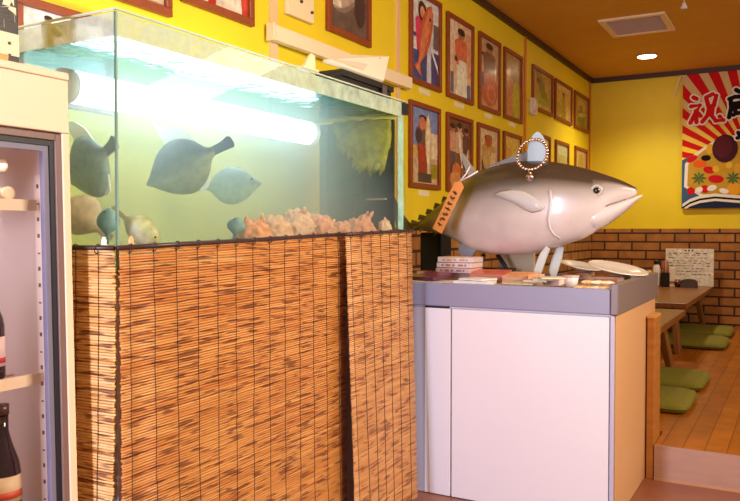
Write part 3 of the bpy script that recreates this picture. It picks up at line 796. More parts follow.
# lower jaw
jr = [(fp(u, a).x, fp(u, a).z, fp(u, b).z) for u, a, b in ((586, 206, 232), (597, 205, 230), (606, 204, 226), (614, 202.5, 220.5), (622, 200.5, 214.5), (630, 198.5, 207.5), (637, 196, 201), (642, 194.6, 197))]
jaw = M(); rings = []
for i in range(24):
    s = i / 23; x = jr[0][0] + (jr[-1][0] - jr[0][0]) * s
    a, b = interp(jr, x); h = (a - b) / 2; zc = (a + b) / 2; w = interp([(0, .07), (.2, .078), (.42, .066), (.65, .046), (.87, .024), (1, .008)], s)[0]
    rings.append([V((x, YF + w * math.cos(2 * PI * k / 24), zc + h * math.sin(2 * PI * k / 24))) for k in range(24)])
jaw.loft(rings, P('pearl_jaw', (222, 208, 204), .28, coat=.6)).build('lower_jaw', tf)
# gill cover: a shallow raised shell on the near side
def flank(u, v, out=0.0):
    """point on the near flank of the body seen through (u, v)"""
    d = ray(u, v)
    q = fp(u, v)
    for _ in range(12):
        x = q.x; zt_, zb_ = interp(rows, min(max(x, xs0), xs1)); h = (zt_ - zb_) / 2; zc = (zt_ + zb_) / 2
        w = min(width_at(x, h), h * .95 + .004)
        rel = max(-1, min(1, (q.z - zc) / h))
        sn = abs(rel) ** (1 / .92); cs = math.sqrt(max(0, 1 - sn * sn))
        yy = center_y(x) - w * cs ** .85 - out
        tt = (yy - CAM.y) / d.y; q = CAM + d * tt
    return q
gl = M()
gill = [(549, 190), (549.5, 200), (548.5, 210), (547, 219), (548, 227), (552, 234), (559, 239)]
gl.tube([flank(u, v, .001) for u, v in gill], .0022, P('gill_line', (190, 180, 178), .3, coat=.5), seg=8)
gl.tube([flank(u + 1.6, v, .001) for u, v in gill], .003, P('gill_edge', (232, 220, 220), .25, coat=.6), seg=8)
gl.build('gill_cover_edge', tf)
# eye
e = flank(596.5, 190.5, .0)
ey = M(); ey.lathe([(.029, -.004), (.027, .002), (.022, .004), (.019, .002)], e, P('eye_ring_pearl', (190, 176, 164), .3, coat=.5), 24, Matrix.Rotation(PI / 2, 3, 'X'))
eo = ey.build('eye_socket', tf)
M().ball(e + V((0, .008, 0)), (.019, .017, .019), P('eye_black', (16, 12, 18), .05, coat=1.0)).build('eye', eo)
# mouth line
ml = M(); ml.tube([flank(u, v, .002) for u, v in ((606, 206), (612, 203.6), (619, 201.5), (626, 199))] , .003, P('mouth_dark', (140, 120, 116), .5), seg=6)
ml.build('mouth_crease', tf)
# pectoral fin lying on the flank
pf_px = [(493, 194), (500, 191), (512, 189.5), (524, 191), (535, 197), (543, 204), (545, 208), (541, 211), (532, 213), (523, 209), (514, 203), (503, 198)]
m_fin = P('grey_fin', (198, 190, 188), .35, coat=.3)
pm = M(); cen = (525, 201)
r0 = [flank(u, v, .001) for u, v in pf_px]; r1 = [flank(cen[0] + (u - cen[0]) * .93, cen[1] + (v - cen[1]) * .88, .005) for u, v in pf_px]; r2 = [flank(cen[0] + (u - cen[0]) * .5, cen[1] + (v - cen[1]) * .4, .007) for u, v in pf_px]
pm.loft([r0, r1, r2], m_fin).build('pectoral_fin', tf)
# fins: upright plates with thickness, outlined in the fish's own plane
def fin(name, px, mat, th=.014, dy=0.0, Y=None):
    Y = (YF if Y is None else Y) + dy
    pts = [on_y(u, v, Y) for u, v in px]; O = pts[0]
    return M().prism([((p - O).x, (p - O).z) for p in pts], O, X_, Z_, th, mat, False).build(name, tf, bev=.004)
m_dfin = P('dorsal_dark', (120, 112, 112), .35, coat=.3)
fin('dorsal_fin', [(484, 170), (492, 164.5), (502, 160.5), (512, 156), (522, 152.5), (530, 151), (536, 164), (520, 166), (500, 168)], m_dfin)
fin('dorsal_fin_lobe', [(528, 163), (528, 150), (530, 141), (534, 134.5), (538, 131.5), (542, 135), (546, 143), (547, 152), (545, 160), (543, 165), (535, 166)], P('pale_blue_fin', (178, 196, 212), .4), th=.03)
fin('second_dorsal_fin', [(470, 181), (462, 160), (461.5, 152.5), (464, 154), (470, 163), (479, 175), (480, 178)], P('dark_grey_fin', (150, 140, 128), .4), dy=.03)
fin('anal_fin', [(459, 243), (458.5, 250), (461, 258), (464, 264), (470, 262), (474, 254), (478, 249)], P('blue_grey_fin', (150, 150, 160), .4), dy=.03)
fin('caudal_fin', [(411, 224), (403, 214), (394, 196), (389, 178), (388, 190), (392, 208), (397, 227), (392, 244), (388, 262), (394, 254), (403, 238), (411, 229)], P('olive_fin', (92, 86, 34), .5), dy=.085)
fl = []
for (u, v, du, dv) in ((445, 195.6, -2.5, -5), (437, 202, -2.5, -5), (429, 207.8, -2.5, -4.5), (421.5, 213.4, -3, -4), (414, 218.8, -3, -3.6)):
    fin('finlet', [(u - 4, v + 7), (u + du * .8, v + dv * .35 + 2.2), (u + 3.2, v + 2), (u + 4, v + 5)], P('olive_fin', (92, 86, 34), .5), th=.008, dy=.07)
for (u, v) in ((437, 234.8), (430, 233.4), (422, 232), (415, 231)):
    fin('finlet', [(u + 3, v - 4), (u - 2.5, v - 4), (u - 3, v + 1.2)], P('olive_fin', (92, 86, 34), .5), th=.008, dy=.07)
# pelvic fins: they reach the deck and prop the body up
m_pel = P('pale_pelvic_fin', (196, 198, 192), .35, coat=.3)
for (dy, px) in ((-.05, [(546, 246), (550, 249), (545, 262), (541, 274), (539.5, 281), (536, 281), (533, 276), (536, 264), (540, 254)]),
                 (.05, [(558, 245), (564, 247), (562, 258), (559, 268), (556, 276.5), (551, 276.5), (549, 270), (552, 258)])):
    fin('pelvic_fin', px, m_pel, th=.02, dy=dy)

# stand behind the fish's belly
xs = at = on_y(499, 256, 3.74).x
t = thing('fish_stand', 'small black splayed stand under the model fish\'s belly', 'stand', (xs, 3.76, ZD))
zs = on_y(497, 251, 3.74).z
for dx, dx2 in ((-.03, .05), (-.10, -.19)):
    M().tube([(xs + dx, 3.80, zs - .02), (xs + dx2, 3.80, ZD + .018)], .012, m_black, seg=8).build('leg', t)
M().box((xs - .2, 3.77, ZD + .03), (xs + .06, 3.83, ZD + .06), m_black).build('cross_bar', t)
M().obox((xs + .03, 3.93, ZD + .082), (.2, .02, .14), P('pale_card', (196, 178, 150), .6), yaw=-.1).build('pale_block', t)
t['label'] = 'small black splayed stand with a pale block under the model fish\'s belly'

# bracelet with round bell leaning on the fin
yb_ = 3.50
cb = on_y(534, 155, YF - .05)
t = thing('bell_bracelet', 'shiny beaded ring with a round bell leaning on the model fish\'s back fin', 'bell', cb)
rbx, rbz = abs(on_y(549, 155, YF - .05).x - cb.x), abs(on_y(534, 139.5, YF - .05).z - cb.z)
m_bead = P('copper_bead', (210, 178, 164), .18, metal=.9)
bd = M()
for k in range(30):
    a = 2 * PI * k / 30
    bd.ball(cb + V((rbx * math.cos(a), -.03 + .028 * math.sin(a), rbz * math.sin(a))), .0085, m_bead, 8, 6)
bd.build('bead_ring', t)
bp_ = flank(530, 177.5, .022)
M().tube([cb + V((-.012, -.062, -rbz)), bp_ + V((.004, .0, .018))], .003, m_chrome, seg=6).build('chain', t)
bl = M(); bl.ball(bp_, .020, P('bell_chrome', (206, 196, 200), .12, metal=1.0), 18, 12); bl.build('bell', t)
M().lathe([(.0206, -.0015), (.0222, 0), (.0206, .0015)], bp_, P('bell_band', (90, 70, 70), .2, metal=.8), 20).build('bell_band', t)

# wooden tag on a white string
yt_ = 3.42
ta, tb_ = on_y(461, 181, yt_), on_y(437, 231, yt_)
ax = (tb_ - ta); Lg = ax.length; ax.normalize(); sd = V((ax.z, 0, -ax.x)) * -1
mid = (ta + tb_) / 2
t = thing('hanging_tag', 'orange wooden tag with dark lettering hung from the model fish\'s tail', 'tag', tb_)
hw = .027
tbd = M().prism([(-hw, -Lg / 2), (hw, -Lg / 2), (hw, Lg / 2 - .02), (0, Lg / 2), (-hw, Lg / 2 - .02)], mid, sd if sd.x > 0 else -sd, -ax, .006, P('orange_tag_wood', (226, 142, 52), .5, nz=.08, ns=20)).build('tag_board', t, bev=.001)
sd = sd if sd.x > 0 else -sd
tp = Pic(mid - sd * hw + ax * Lg / 2 - Y_ * .0035, sd, -ax, 2 * hw, Lg)
random.seed(11)
for i in range(7):
    y = .10 + i * .105
    for st in range(4):
        xx = random.uniform(.25, .55); tp.stroke([(xx, y + random.uniform(0, .07)), (xx + random.uniform(.1, .3), y + random.uniform(0, .07))], .004, (70, 40, 20)); tp.k -= 2
    tp.stroke([(.3, y + .035), (.72, y + .04)], .0045, (70, 40, 20)); tp.k -= 2
tp.build('tag_lettering', tbd)
s1 = on_y(478, 171, 3.44); 
M().tube([ta + V((0, -.004, 0)), on_y(470, 176, 3.42), s1], .0035, m_white, seg=6).build('string', t)
M().tube([ta + V((-.004, -.004, 0)), on_y(466, 174, 3.42), on_y(470, 166, 3.44)], .003, m_white, seg=6).build('string', t)

# ------------------------------------------------------------------ things lying on the counter
def cx_at(u, y):
    d = ray(u, 270); return d.x * y / d.y
def flat(name, label, cat, c, size, rgb, yaw=0, tx=0, ty=0, group=None, cover=None, spine=None, bev=.0015):
    """c is the centre of the underside"""
    t = thing(name, label, cat, c, group)
    mt = Matrix.Translation(V(c)) @ Matrix.Rotation(yaw, 4, 'Z') @ Matrix.Rotation(tx, 4, 'X') @ Matrix.Rotation(ty, 4, 'Y')
    w, d, h = size
    m = M(); m.box((-w / 2, -d / 2, 0), (w / 2, d / 2, h), P('paper_%02x%02x%02x' % rgb, rgb, .45, nz=.04, ns=40), mt)
    m.build('body' if name.endswith('case') else 'pages', t, bev=bev)
    if cover:
        q = M(); q.box((-w * .5, -d * .5, h + .0005), (w * .5, d * .5, h + .002), P('cover_%02x%02x%02x' % cover, cover, .3, nz=.2, ns=30), mt)
        q.build('cover', t)
    if spine:
        q = M()
        for i, sx in enumerate((-.36, -.22, -.05, .12, .3)):
            q.box((w * sx, -d / 2 - .0012, h * .3), (w * (sx + (.06, .12, .08, .14, .05)[i]), -d / 2 - .0002, h * .7), P('print_%02x%02x%02x' % spine, spine, .5), mt)
        q.build('spine_print', t)
    return t

sp = thing('desk_speaker', 'plain black upright speaker at the tank end of the counter', 'speaker', (cx_at(431, 3.75), 3.75, ZD))
sx0, sx1 = cx_at(420, 3.72), cx_at(441, 3.72)
zsp = on_y(430, 232.5, 3.72).z
spc = M().box((sx0, 3.72, ZD + .002), (sx1, 3.86, zsp), P('speaker_black', (20, 22, 22), .7)).build('cabinet', sp, bev=.006)
M().box((sx0 + .012, 3.716, ZD + .03), (sx1 - .012, 3.7195, zsp - .012), P('speaker_cloth', (30, 32, 32), .95)).build('grille_cloth', spc)

ZZ = ZD + .002
flat('magazine', 'open pale magazine spread at the tank end of the counter front', 'magazine', (cx_at(437, 3.30), 3.30, ZZ), (.24, .17, .012), (222, 190, 172), yaw=-.1, cover=(240, 222, 214))
flat('disc_case', 'glossy dark purple case tilted on the open magazine', 'case', (cx_at(430, 3.33), 3.34, ZZ + .026), (.15, .13, .014), (92, 50, 72), yaw=-.3, tx=.15, cover=(120, 60, 84))
flat('disc_case', 'case with a white edge leaning beside the dark purple case', 'case', (cx_at(428, 3.52), 3.53, ZZ + .001), (.08, .10, .045), (232, 214, 222), yaw=-.15, cover=(190, 120, 110))
# pile with three printed cases on top
flat('magazine', 'thick pale pink magazine pile base below the three printed cases', 'magazine', (cx_at(460, 3.56), 3.56, ZZ), (.19, .15, .04), (170, 130, 120), yaw=.02)
zq = ZZ + .044
for i, (rgb, sp_, lb) in enumerate((((206, 172, 168), (150, 100, 110), 'pinkish case at the bottom of the three case stack'), ((222, 196, 190), (176, 110, 100), 'pale case in the middle of the three case stack'), ((214, 196, 196), (206, 140, 90), 'lilac grey case on top of the three case stack'))):
    flat('disc_case', lb, 'case', (cx_at(459, 3.53) + .004 * i, 3.53, zq), (.185, .14, .0235), rgb, yaw=-.08 + .05 * i, spine=sp_, cover=(226, 190, 150) if i == 2 else None)
    zq += .026
flat('booklet', 'white booklet at the front edge right of the three case stack', 'booklet', (cx_at(475, 3.29), 3.29, ZZ), (.16, .15, .022), (226, 220, 220), yaw=.06, cover=(240, 234, 232))
flat('booklet', 'white booklet with a slanted upper sheet near the front middle of the counter', 'booklet', (cx_at(478, 3.30), 3.30, ZZ + .026), (.13, .12, .006), (236, 226, 222), yaw=-.25, cover=(244, 228, 222))
flat('booklet', 'red covered booklet behind the white booklets, under the fish belly', 'booklet', (cx_at(491, 3.50), 3.50, ZZ + .018), (.17, .15, .034), (190, 120, 96), yaw=.1, tx=.10, cover=(206, 96, 76))
flat('booklet', 'orange pink booklet right of the red covered one', 'booklet', (cx_at(519, 3.45), 3.47, ZZ + .016), (.125, .13, .030), (224, 170, 134), yaw=-.12, tx=.12, cover=(232, 160, 118))
flat('booklet', 'salmon booklet leaning left of the fish\'s front prop', 'booklet', (cx_at(536, 3.38), 3.385, ZZ + .030), (.075, .07, .012), (236, 190, 150), yaw=.35, tx=.3, cover=(226, 164, 120))
flat('booklet', 'thin pink leaflet between the fish\'s front props and the white cup', 'booklet', (cx_at(556, 3.40), 3.40, ZZ + .014), (.08, .09, .022), (236, 200, 190), yaw=-.2, tx=.12, cover=(230, 170, 156))
random.seed(21)
pcs = [('cream postcard at the left of the postcard fan', (226, 198, 160)), ('tan postcard second in the postcard fan', (206, 166, 116)), ('pale postcard third in the postcard fan', (232, 212, 180)), ('olive tinted postcard in the middle of the postcard fan', (190, 170, 120)),
       ('beige postcard right of the olive one', (224, 190, 150)), ('greenish postcard beside the fish\'s front prop', (200, 196, 160)), ('cream postcard at the right end of the postcard fan', (236, 214, 184))]
for i, (lb, rgb) in enumerate(pcs):
    flat('postcard', lb, 'postcard', (cx_at(506 + 7.4 * i, 3.27), 3.288 + .008 * (i % 2), ZZ + .001 + .0072 * i), (.14 if i < 4 else .10, .11, .0045), rgb, yaw=-.5 + .16 * i, group='postcards spread along the counter front', cover=tuple(max(0, x - 24) for x in rgb), bev=0)
# wrapped packets
random.seed(4)
names = ['leftmost gold wrapped packet in front of the white dishes', 'second gold packet from the left, before the white dishes', 'third gold packet from the left, before the white dishes', 'fourth gold packet from the left, before the white dishes', 'gold packet closest to the counter\'s right front corner',
         'cream packet lying on the two leftmost gold ones', 'cream packet lying on the middle gold ones', 'cream packet lying on the two rightmost gold ones']
for i in range(8):
    top = i >= 5
    if top: xk = cx_at(588 + (i - 5) * 9.5, 3.28); yk = 3.285; zk_ = ZZ + .023; yw = random.uniform(-.3, .3)
    else: xk = cx_at(580 + i * 8.1, 3.27); yk = 3.262; zk_ = ZZ + .001; yw = random.uniform(-.12, .12)
    rgb = ((232, 200, 140), (222, 178, 100), (240, 214, 176))[i % 3] if not top else ((240, 220, 186), (236, 206, 160), (226, 190, 130))[i % 3]
    t = thing('snack_packet', names[i], 'packet', (xk, yk, zk_), 'gold wrapped packets at the counter front')
    mt = Matrix.Translation(V((xk, yk, zk_ + .010))) @ Matrix.Rotation(yw, 4, 'Z')
    L_, W_ = (.058, .036) if top else (.07, .036)
    ax_x = top
    m = M(); rg = []
    for q_ in range(13):
        q = q_ / 12; hgt = .0012 + .0085 * math.sin(PI * q) ** .6; ring = []
        for kk in range(20):
            a = 2 * PI * kk / 20; c_, s_ = math.cos(a), math.sin(a)
            l_ = (q - .5) * L_; w2 = W_ / 2 * math.copysign(abs(c_) ** .6, c_) * (.92 + .08 * math.sin(9 * q))
            zz = hgt * math.copysign(abs(s_) ** .8, s_) + .0011 * mnoise.noise(V((l_ * 120, w2 * 120, i * 3.0)))
            ring.append(mt @ (V((l_, w2, zz)) if ax_x else V((w2, l_, zz))))
        rg.append(ring)
    m.loft(rg, P('wrap_%02x%02x%02x' % rgb, rgb, .22, coat=.5, nz=.3, ns=70, bump=.4)).build('wrapper', t)
    M().obox(mt @ V((0, 0, .0108)), (.02, .014, .0006), P('packet_print', (190, 90, 60), .5), yaw=yw).build('packet_label', t)
# boxes carrying the dishes, then three shallow white dishes leaning back
m_dish = P('white_dish_glaze', (238, 228, 222), .2, coat=.5)
def dish(label, uc, vc, y, rx, tilt, roll):
    c = on_y(uc, vc, y)
    t = thing('white_dish', label, 'dish', c, 'white dishes at the back of the counter')
    mt = Matrix.Rotation(roll, 3, 'Y') @ Matrix.Rotation(tilt, 3, 'X')
    pr = [(.001, 0), (.45, 0), (.6, .01), (1.0, .022), (1.0, .026), (.95, .026), (.58, .014), (.4, .012), (.001, .012)]
    M().lathe([(r * rx, z) for r, z in pr], c, m_dish, 32, mt).build('dish_body', t)
    return c
def carton(label, u0, u1, y0, y1, h, rgb):
    xa_, xb_ = cx_at(u0, (y0 + y1) / 2), cx_at(u1, (y0 + y1) / 2)
    bx = thing('carton', label, 'carton', ((xa_ + xb_) / 2, (y0 + y1) / 2, ZZ))
    M().box((xa_, y0, ZZ), (xb_, y1, ZZ + h), P('card_%02x%02x%02x' % rgb, rgb, .6)).build('carton_box', bx, bev=.002)
    M().box((xa_ + .03, y0 - .001, ZZ + .01), (xb_ - .03, y0 - .0003, ZZ + h - .01), P('carton_print', (200, 110, 90), .6)).build('carton_label', bx)
carton('pale low carton under the dish by the counter\'s right edge', 592, 628, 3.66, 3.84, .034, (214, 172, 140))
carton('pale low carton at the back under the half hidden dish', 570, 592, 3.96, 4.08, .034, (206, 160, 126))
d1 = dish('white oval dish nearest the counter\'s right edge, tilted', 617, 272.6, 3.75, .140, .09, .20)
d2 = dish('white oval dish half hidden behind the other, right of the fish fins', 580, 269.6, 4.0, .108, .07, .20)
# small white cup left of dishes
xk = cx_at(571, 3.42)
t = thing('small_cup', 'small white cup beside the fish\'s front prop fins', 'cup', (xk, 3.42, ZZ))
M().lathe([(0, .001), (.026, .001), (.036, .05), (.033, .05), (.023, .006), (0, .005)], (xk, 3.42, ZZ), m_dish, 20).build('cup_body', t)
M().lathe([(.0361, .044), (.0368, .046), (.0368, .051), (.0355, .052)], (xk, 3.42, ZZ), P('cup_rim', (206, 170, 160), .3), 20).build('rim', t)

# ------------------------------------------------------------------ fish tank
TX0, TX1, TY0, TY1, TZ0, TZ1, TW = -2.06, -1.54, 1.417, 3.087, 1.09, 1.767, 1.705
m_glass = glass_mat('tank_glass', (.95, .985, .98), .015, .18)
st = thing('tank_stand', 'dark cabinet stand under the fish tank, hidden by reed blinds', 'stand', ((TX0 + TX1) / 2, (TY0 + TY1) / 2, 0))
m_stand = P('grey_stand_paint', (176, 170, 180), .5)
M().box((TX0, TY0 + .0, .0), (TX1 - .004, TY1, TZ0 - .04), m_stand).build('stand_body', st)
M().box((TX0, TY0, TZ0 - .039), (TX1, TY1, TZ0 - .002), P('stand_top_board', (150, 140, 130), .5)).build('stand_top', st)
tk = thing('fish_tank', 'large glass fish tank with cloudy water on the reed covered stand', 'fish tank', ((TX0 + TX1) / 2, (TY0 + TY1) / 2, TZ0))
g = .008
M().box((TX1 - g, TY0, TZ0), (TX1, TY1, TZ1), m_glass).build('front_pane', tk)
M().box((TX0, TY0, TZ0), (TX0 + g, TY1, TZ1), m_glass).build('back_pane', tk)
M().box((TX0 + g, TY0, TZ0), (TX1 - g, TY0 + g, TZ1), m_glass).build('end_pane', tk)
M().box((TX0 + g, TY1 - g, TZ0), (TX1 - g, TY1, TZ1), m_glass).build('end_pane', tk)
M().box((TX0 + g, TY0 + g, TZ0), (TX1 - g, TY1 - g, TZ0 + .01), P('tank_floor', (170, 170, 140), .6)).build('tank_base', tk)
# lime scale strip inside the rim and glass bracing
def lime_mat(name, rgb, alpha):
    m = bpy.data.materials.new(name); m.use_nodes = True; nt = m.node_tree; b = nt.nodes['Principled BSDF']
    b.inputs['Base Color'].default_value = (*lin(rgb), 1); b.inputs['Roughness'].default_value = .6
    tc = nt.nodes.new('ShaderNodeTexCoord'); n = nt.nodes.new('ShaderNodeTexNoise'); n.inputs['Scale'].default_value = 16; n.inputs['Detail'].default_value = 5
    mr = nt.nodes.new('ShaderNodeMapRange'); mr.inputs['From Min'].default_value = .3; mr.inputs['From Max'].default_value = .7; mr.inputs['To Min'].default_value = alpha - .25; mr.inputs['To Max'].default_value = alpha + .2
    nt.links.new(tc.outputs['Object'], n.inputs['Vector']); nt.links.new(n.outputs['Fac'], mr.inputs['Value']); nt.links.new(mr.outputs[0], b.inputs['Alpha'])
    return m
m_lime = lime_mat('lime_scale', (220, 226, 208), .62)
l = M(); zl = TW - .004
l.box((TX1 - g - .0012, TY0 + g + .002, zl), (TX1 - g - .0004, TY1 - g - .002, TZ1 - .004), m_lime)
l.box((TX0 + g + .002, TY0 + g + .0004, zl), (TX1 - g - .002, TY0 + g + .0012, TZ1 - .004), m_lime)
tag(l.build('lime_scale_band', tk), 'beige mineral film above the waterline')
rm = M(); m_edge = P('glass_edge', (206, 214, 190), .25)
e_ = .004
rm.box((TX1 - g - .001, TY0 - .001, TZ1), (TX1 + .001, TY1 + .001, TZ1 + e_), m_edge); rm.box((TX0, TY0 - .001, TZ1), (TX1 - g - .001, TY0 + g, TZ1 + e_), m_edge)
rm.box((TX0, TY1 - g, TZ1), (TX1 - g - .001, TY1, TZ1 + e_), m_edge); rm.box((TX0, TY0 + g, TZ1), (TX0 + g, TY1 - g, TZ1 + e_), m_edge)
rm.build('rim_edge', tk)
sm = M(); m_sil = P('silicone_seam', (150, 176, 166), .3)
sm.box((TX1 - g - .006, TY0 + g, TZ0 + .01), (TX1 - g, TY0 + g + .006, TZ1 - .002), m_sil)

sm.build('silicone_seam', tk)
es = M(); es.box((TX1 - g - .0042, TY1 - g - .050, TZ0 + .012), (TX1 - g - .0015, TY1 - g - .001, TW - .006), lime_mat('edge_glow_cyan', (196, 240, 232), .55))  # cyan film painting the bright glow of the end pane's edge
tag(es.build('edge_glow_strip', tk), 'pale cyan strip painting the glow at the far edge of the glass')
M().box((TX1 - .012, TY1 - .03, TZ1 - .055), (TX1 + .006, TY1 + .012, TZ1 - .005), m_black).build('corner_clip', tk)

# water
wm = bpy.data.materials.new('tank_water'); wm.use_nodes = True; nt = wm.node_tree; nt.nodes.clear()
o = nt.nodes.new('ShaderNodeOutputMaterial'); tr = nt.nodes.new('ShaderNodeBsdfTransparent'); tr.inputs['Color'].default_value = (.97, .99, .985, 1)
nt.links.new(tr.outputs[0], o.inputs['Surface'])
vs = nt.nodes.new('ShaderNodeVolumeScatter'); vs.inputs['Color'].default_value = (.78, .95, .93, 1); vs.inputs['Density'].default_value = 1.35; vs.inputs['Anisotropy'].default_value = .25
va = nt.nodes.new('ShaderNodeVolumeAbsorption'); va.inputs['Color'].default_value = (.55, .85, .80, 1); va.inputs['Density'].default_value = .25
ad = nt.nodes.new('ShaderNodeAddShader'); nt.links.new(vs.outputs[0], ad.inputs[0]); nt.links.new(va.outputs[0], ad.inputs[1]); nt.links.new(ad.outputs[0], o.inputs['Volume'])
ws = bpy.data.materials.new('water_surface'); ws.use_nodes = True; nt = ws.node_tree; nt.nodes.clear()
o = nt.nodes.new('ShaderNodeOutputMaterial'); tr = nt.nodes.new('ShaderNodeBsdfTransparent'); gl_ = nt.nodes.new('ShaderNodeBsdfGlossy'); gl_.inputs['Roughness'].default_value = .10; gl_.inputs['Color'].default_value = (.45, .70, .68, 1)
fz = nt.nodes.new('ShaderNodeFresnel'); fz.inputs['IOR'].default_value = 1.33
mx = nt.nodes.new('ShaderNodeMixShader'); nz_ = nt.nodes.new('ShaderNodeTexNoise'); nz_.inputs['Scale'].default_value = 14
tcw = nt.nodes.new('ShaderNodeTexCoord'); nt.links.new(tcw.outputs['Object'], nz_.inputs['Vector'])
bpn = nt.nodes.new('ShaderNodeBump'); bpn.inputs['Strength'].default_value = .35; bpn.inputs['Distance'].default_value = .02
nt.links.new(nz_.outputs['Fac'], bpn.inputs['Height']); nt.links.new(bpn.outputs[0], gl_.inputs['Normal'])
nt.links.new(fz.outputs[0], mx.inputs['Fac']); nt.links.new(tr.outputs[0], mx.inputs[1]); nt.links.new(gl_.outputs[0], mx.inputs[2]); nt.links.new(mx.outputs[0], o.inputs['Surface'])
vs2 = nt.nodes.new('ShaderNodeVolumeScatter'); vs2.inputs['Color'].default_value = (.78, .95, .93, 1); vs2.inputs['Density'].default_value = .55
nt.links.new(vs2.outputs[0], o.inputs['Volume'])
w = M(); w.box((TX0 + g + .002, TY0 + g + .0075, TZ0 + .0115), (TX1 - g - .0075, TY1 - g - .0075, TW), wm)
k = w.mi(ws); w.fm[1] = k
tag(w.build('tank_water'), 'pale green cloudy water filling the fish tank', 'water', kind='stuff')

# lamp tube under the surface
YL0, YL1, XL, ZL = 1.50, 2.79, -1.85, 1.615
t = thing('fluorescent_lamp', 'long glowing white tube lamp under the tank\'s water surface', 'lamp', (XL, (YL0 + YL1) / 2, ZL))
m_tube = P('lamp_tube', (240, 250, 255), .3, emit=6.5, emit_rgb=(226, 246, 255))
M().tube([(XL, YL0 + .03, ZL), (XL, YL1 - .03, ZL)], .048, m_tube, seg=16).build('glass_tube', t)
for a, b in ((YL0, YL0 + .029), (YL1 - .029, YL1)):
    M().tube([(XL, a, ZL), (XL, b, ZL)], .050, m_white, seg=16).build('end_cap', t)

# --- fish in the water
def swim_fish(label, u, v, X, ang, length, height, width, back, belly, yawdev=0.0, fin_rgb=(170, 176, 170), tail=.22, flip=1, group='fish swimming in the tank', profile=None, dfin=True):
    """ang: heading in the picture plane (0 = to the right), counted anticlockwise"""
    c = on_x(u, v, X)
    a = R * math.cos(yawdev) + V((-R.y, R.x, 0)) * math.sin(yawdev)
    d = a * math.cos(ang) + Z_ * math.sin(ang); up = (-a * math.sin(ang) + Z_ * math.cos(ang)) * flip
    sd = d.cross(up).normalized()
    t = thing('tank_fish', label, 'fish', c, group)
    pr = profile or [(0, .03, .03), (.05, .075, .08), (.15, .21, .22), (.3, .40, .39), (.5, .5, .5), (.68, .46, .46), (.82, .32, .32), (.92, .13, .13), (1.0, .075, .075)]
    m = M(); rings = []; cols = []
    body_l = length * (1 - tail)
    for i in range(40):
        s = i / 39; tp_, bt = interp(pr, s); tp_ *= height; bt *= height
        w_ = width * max(.06, math.sin(PI * min(1, s * .95 + .03)) ** .7) / 2
        ring, cc = [], []
        for k in range(20):
            q = 2 * PI * k / 20; sn, cs = math.sin(q), math.cos(q)
            z = (tp_ if sn > 0 else bt) * sn
            ring.append(c + d * (length / 2 - body_l * s) + up * z + sd * (w_ * cs))
            cc.append(mixc(lin(belly), lin(back), (sn + .35) / .5))
        rings.append(ring); cols.append(cc)
    m.loft(rings, attr_mat('fish_skin', .45, 0, .25, 40), cols=cols).build('body', t)
    O = c + d * (length / 2 - body_l)
    mf = P('fin_%02x%02x%02x' % fin_rgb, fin_rgb, .5)
    mt_ = P('fin_%02x%02x%02x' % back, back, .5)
    h = height
    M().prism([(.02, .075 * h), (-length * tail * .45, .085 * h), (-length * tail * .85, .125 * h), (-length * tail * .98, .09 * h), (-length * tail * 1.02, -.02 * h), (-length * tail * .95, -.10 * h), (-length * tail * .45, -.085 * h), (.02, -.075 * h)], O, d, up, .006, mt_).build('tail_fin', t)
    O2 = c + d * (length / 2 - body_l * .5)
    if dfin:
        M().prism([(.03 * length, .44 * h), (.04 * length, .60 * h), (.05 * length, .92 * h), (.01 * length, .82 * h), (-.10 * length, .74 * h), (-.22 * length, .54 * h), (-.27 * length, .30 * h), (-.1 * length, .38 * h)], O2, d, up, .005, mf).build('dorsal_fin', t)
        M().prism([(-.06 * length, -.42 * h), (-.08 * length, -.55 * h), (-.17 * length, -.52 * h), (-.26 * length, -.3 * h), (-.14 * length, -.34 * h)], O2, d, up, .005, mf).build('anal_fin', t)
    ec = c + d * (length / 2 - body_l * .15) + up * (h * .13)
    for sg in (-1, 1):
        M().ball(ec + sd * (width * .27 * sg), max(.003, h * .035), P('fish_eye', (20, 20, 22), .2), 10, 8).build('eye', t)
    return t
G1, G2 = (88, 102, 112), (146, 154, 124)
swim_fish('big grey file fish with a white back fin in the middle of the near half', 190, 163, -1.745, math.radians(207), .315, .185, .06, G1, G2, fin_rgb=(238, 244, 240), flip=-1)
swim_fish('paler grey fish swimming to the right behind the white finned fish', 226, 186, -1.86, math.radians(4), .26, .14, .06, (120, 140, 140), (150, 170, 140), fin_rgb=(150, 180, 160), dfin=False)
swim_fish('grey fish added as the refracted second view in the near end glass by the refrigerator', 94, 163, -1.78, math.radians(212), .215, .20, .06, (104, 124, 132), (130, 150, 142), fin_rgb=(236, 244, 240), flip=-1, yawdev=-.5)  # extra fish standing in for the big file fish's refracted image
EL = [(0, .04, .04), (.05, .14, .14), (.2, .34, .34), (.42, .46, .46), (.65, .42, .42), (.85, .2, .2), (.93, .1, .1), (1.0, .07, .07)]
swim_fish('long pale pinkish fish nosing down by the near front corner of the tank', 136, 226, -1.64, math.radians(-38), .17, .085, .05, (190, 176, 120), (226, 200, 160), fin_rgb=(206, 206, 160), profile=EL, dfin=False)
swim_fish('pinkish tan fish low behind the near end glass, nose up', 88, 220, -1.76, math.radians(140), .17, .13, .05, (206, 176, 140), (226, 196, 160), fin_rgb=(200, 206, 180), profile=EL, dfin=False)
swim_fish('small blue grey fish standing on its tail by the near end glass', 108, 226, -1.66, math.radians(85), .10, .07, .035, (104, 150, 158), (140, 176, 176), fin_rgb=(130, 170, 170), profile=EL, dfin=False)
swim_fish('small blue grey fish at the near end of the coral pile', 236, 229, -1.66, math.radians(80), .08, .07, .035, (90, 120, 126), (130, 150, 140), fin_rgb=(130, 150, 150), profile=EL, dfin=False)

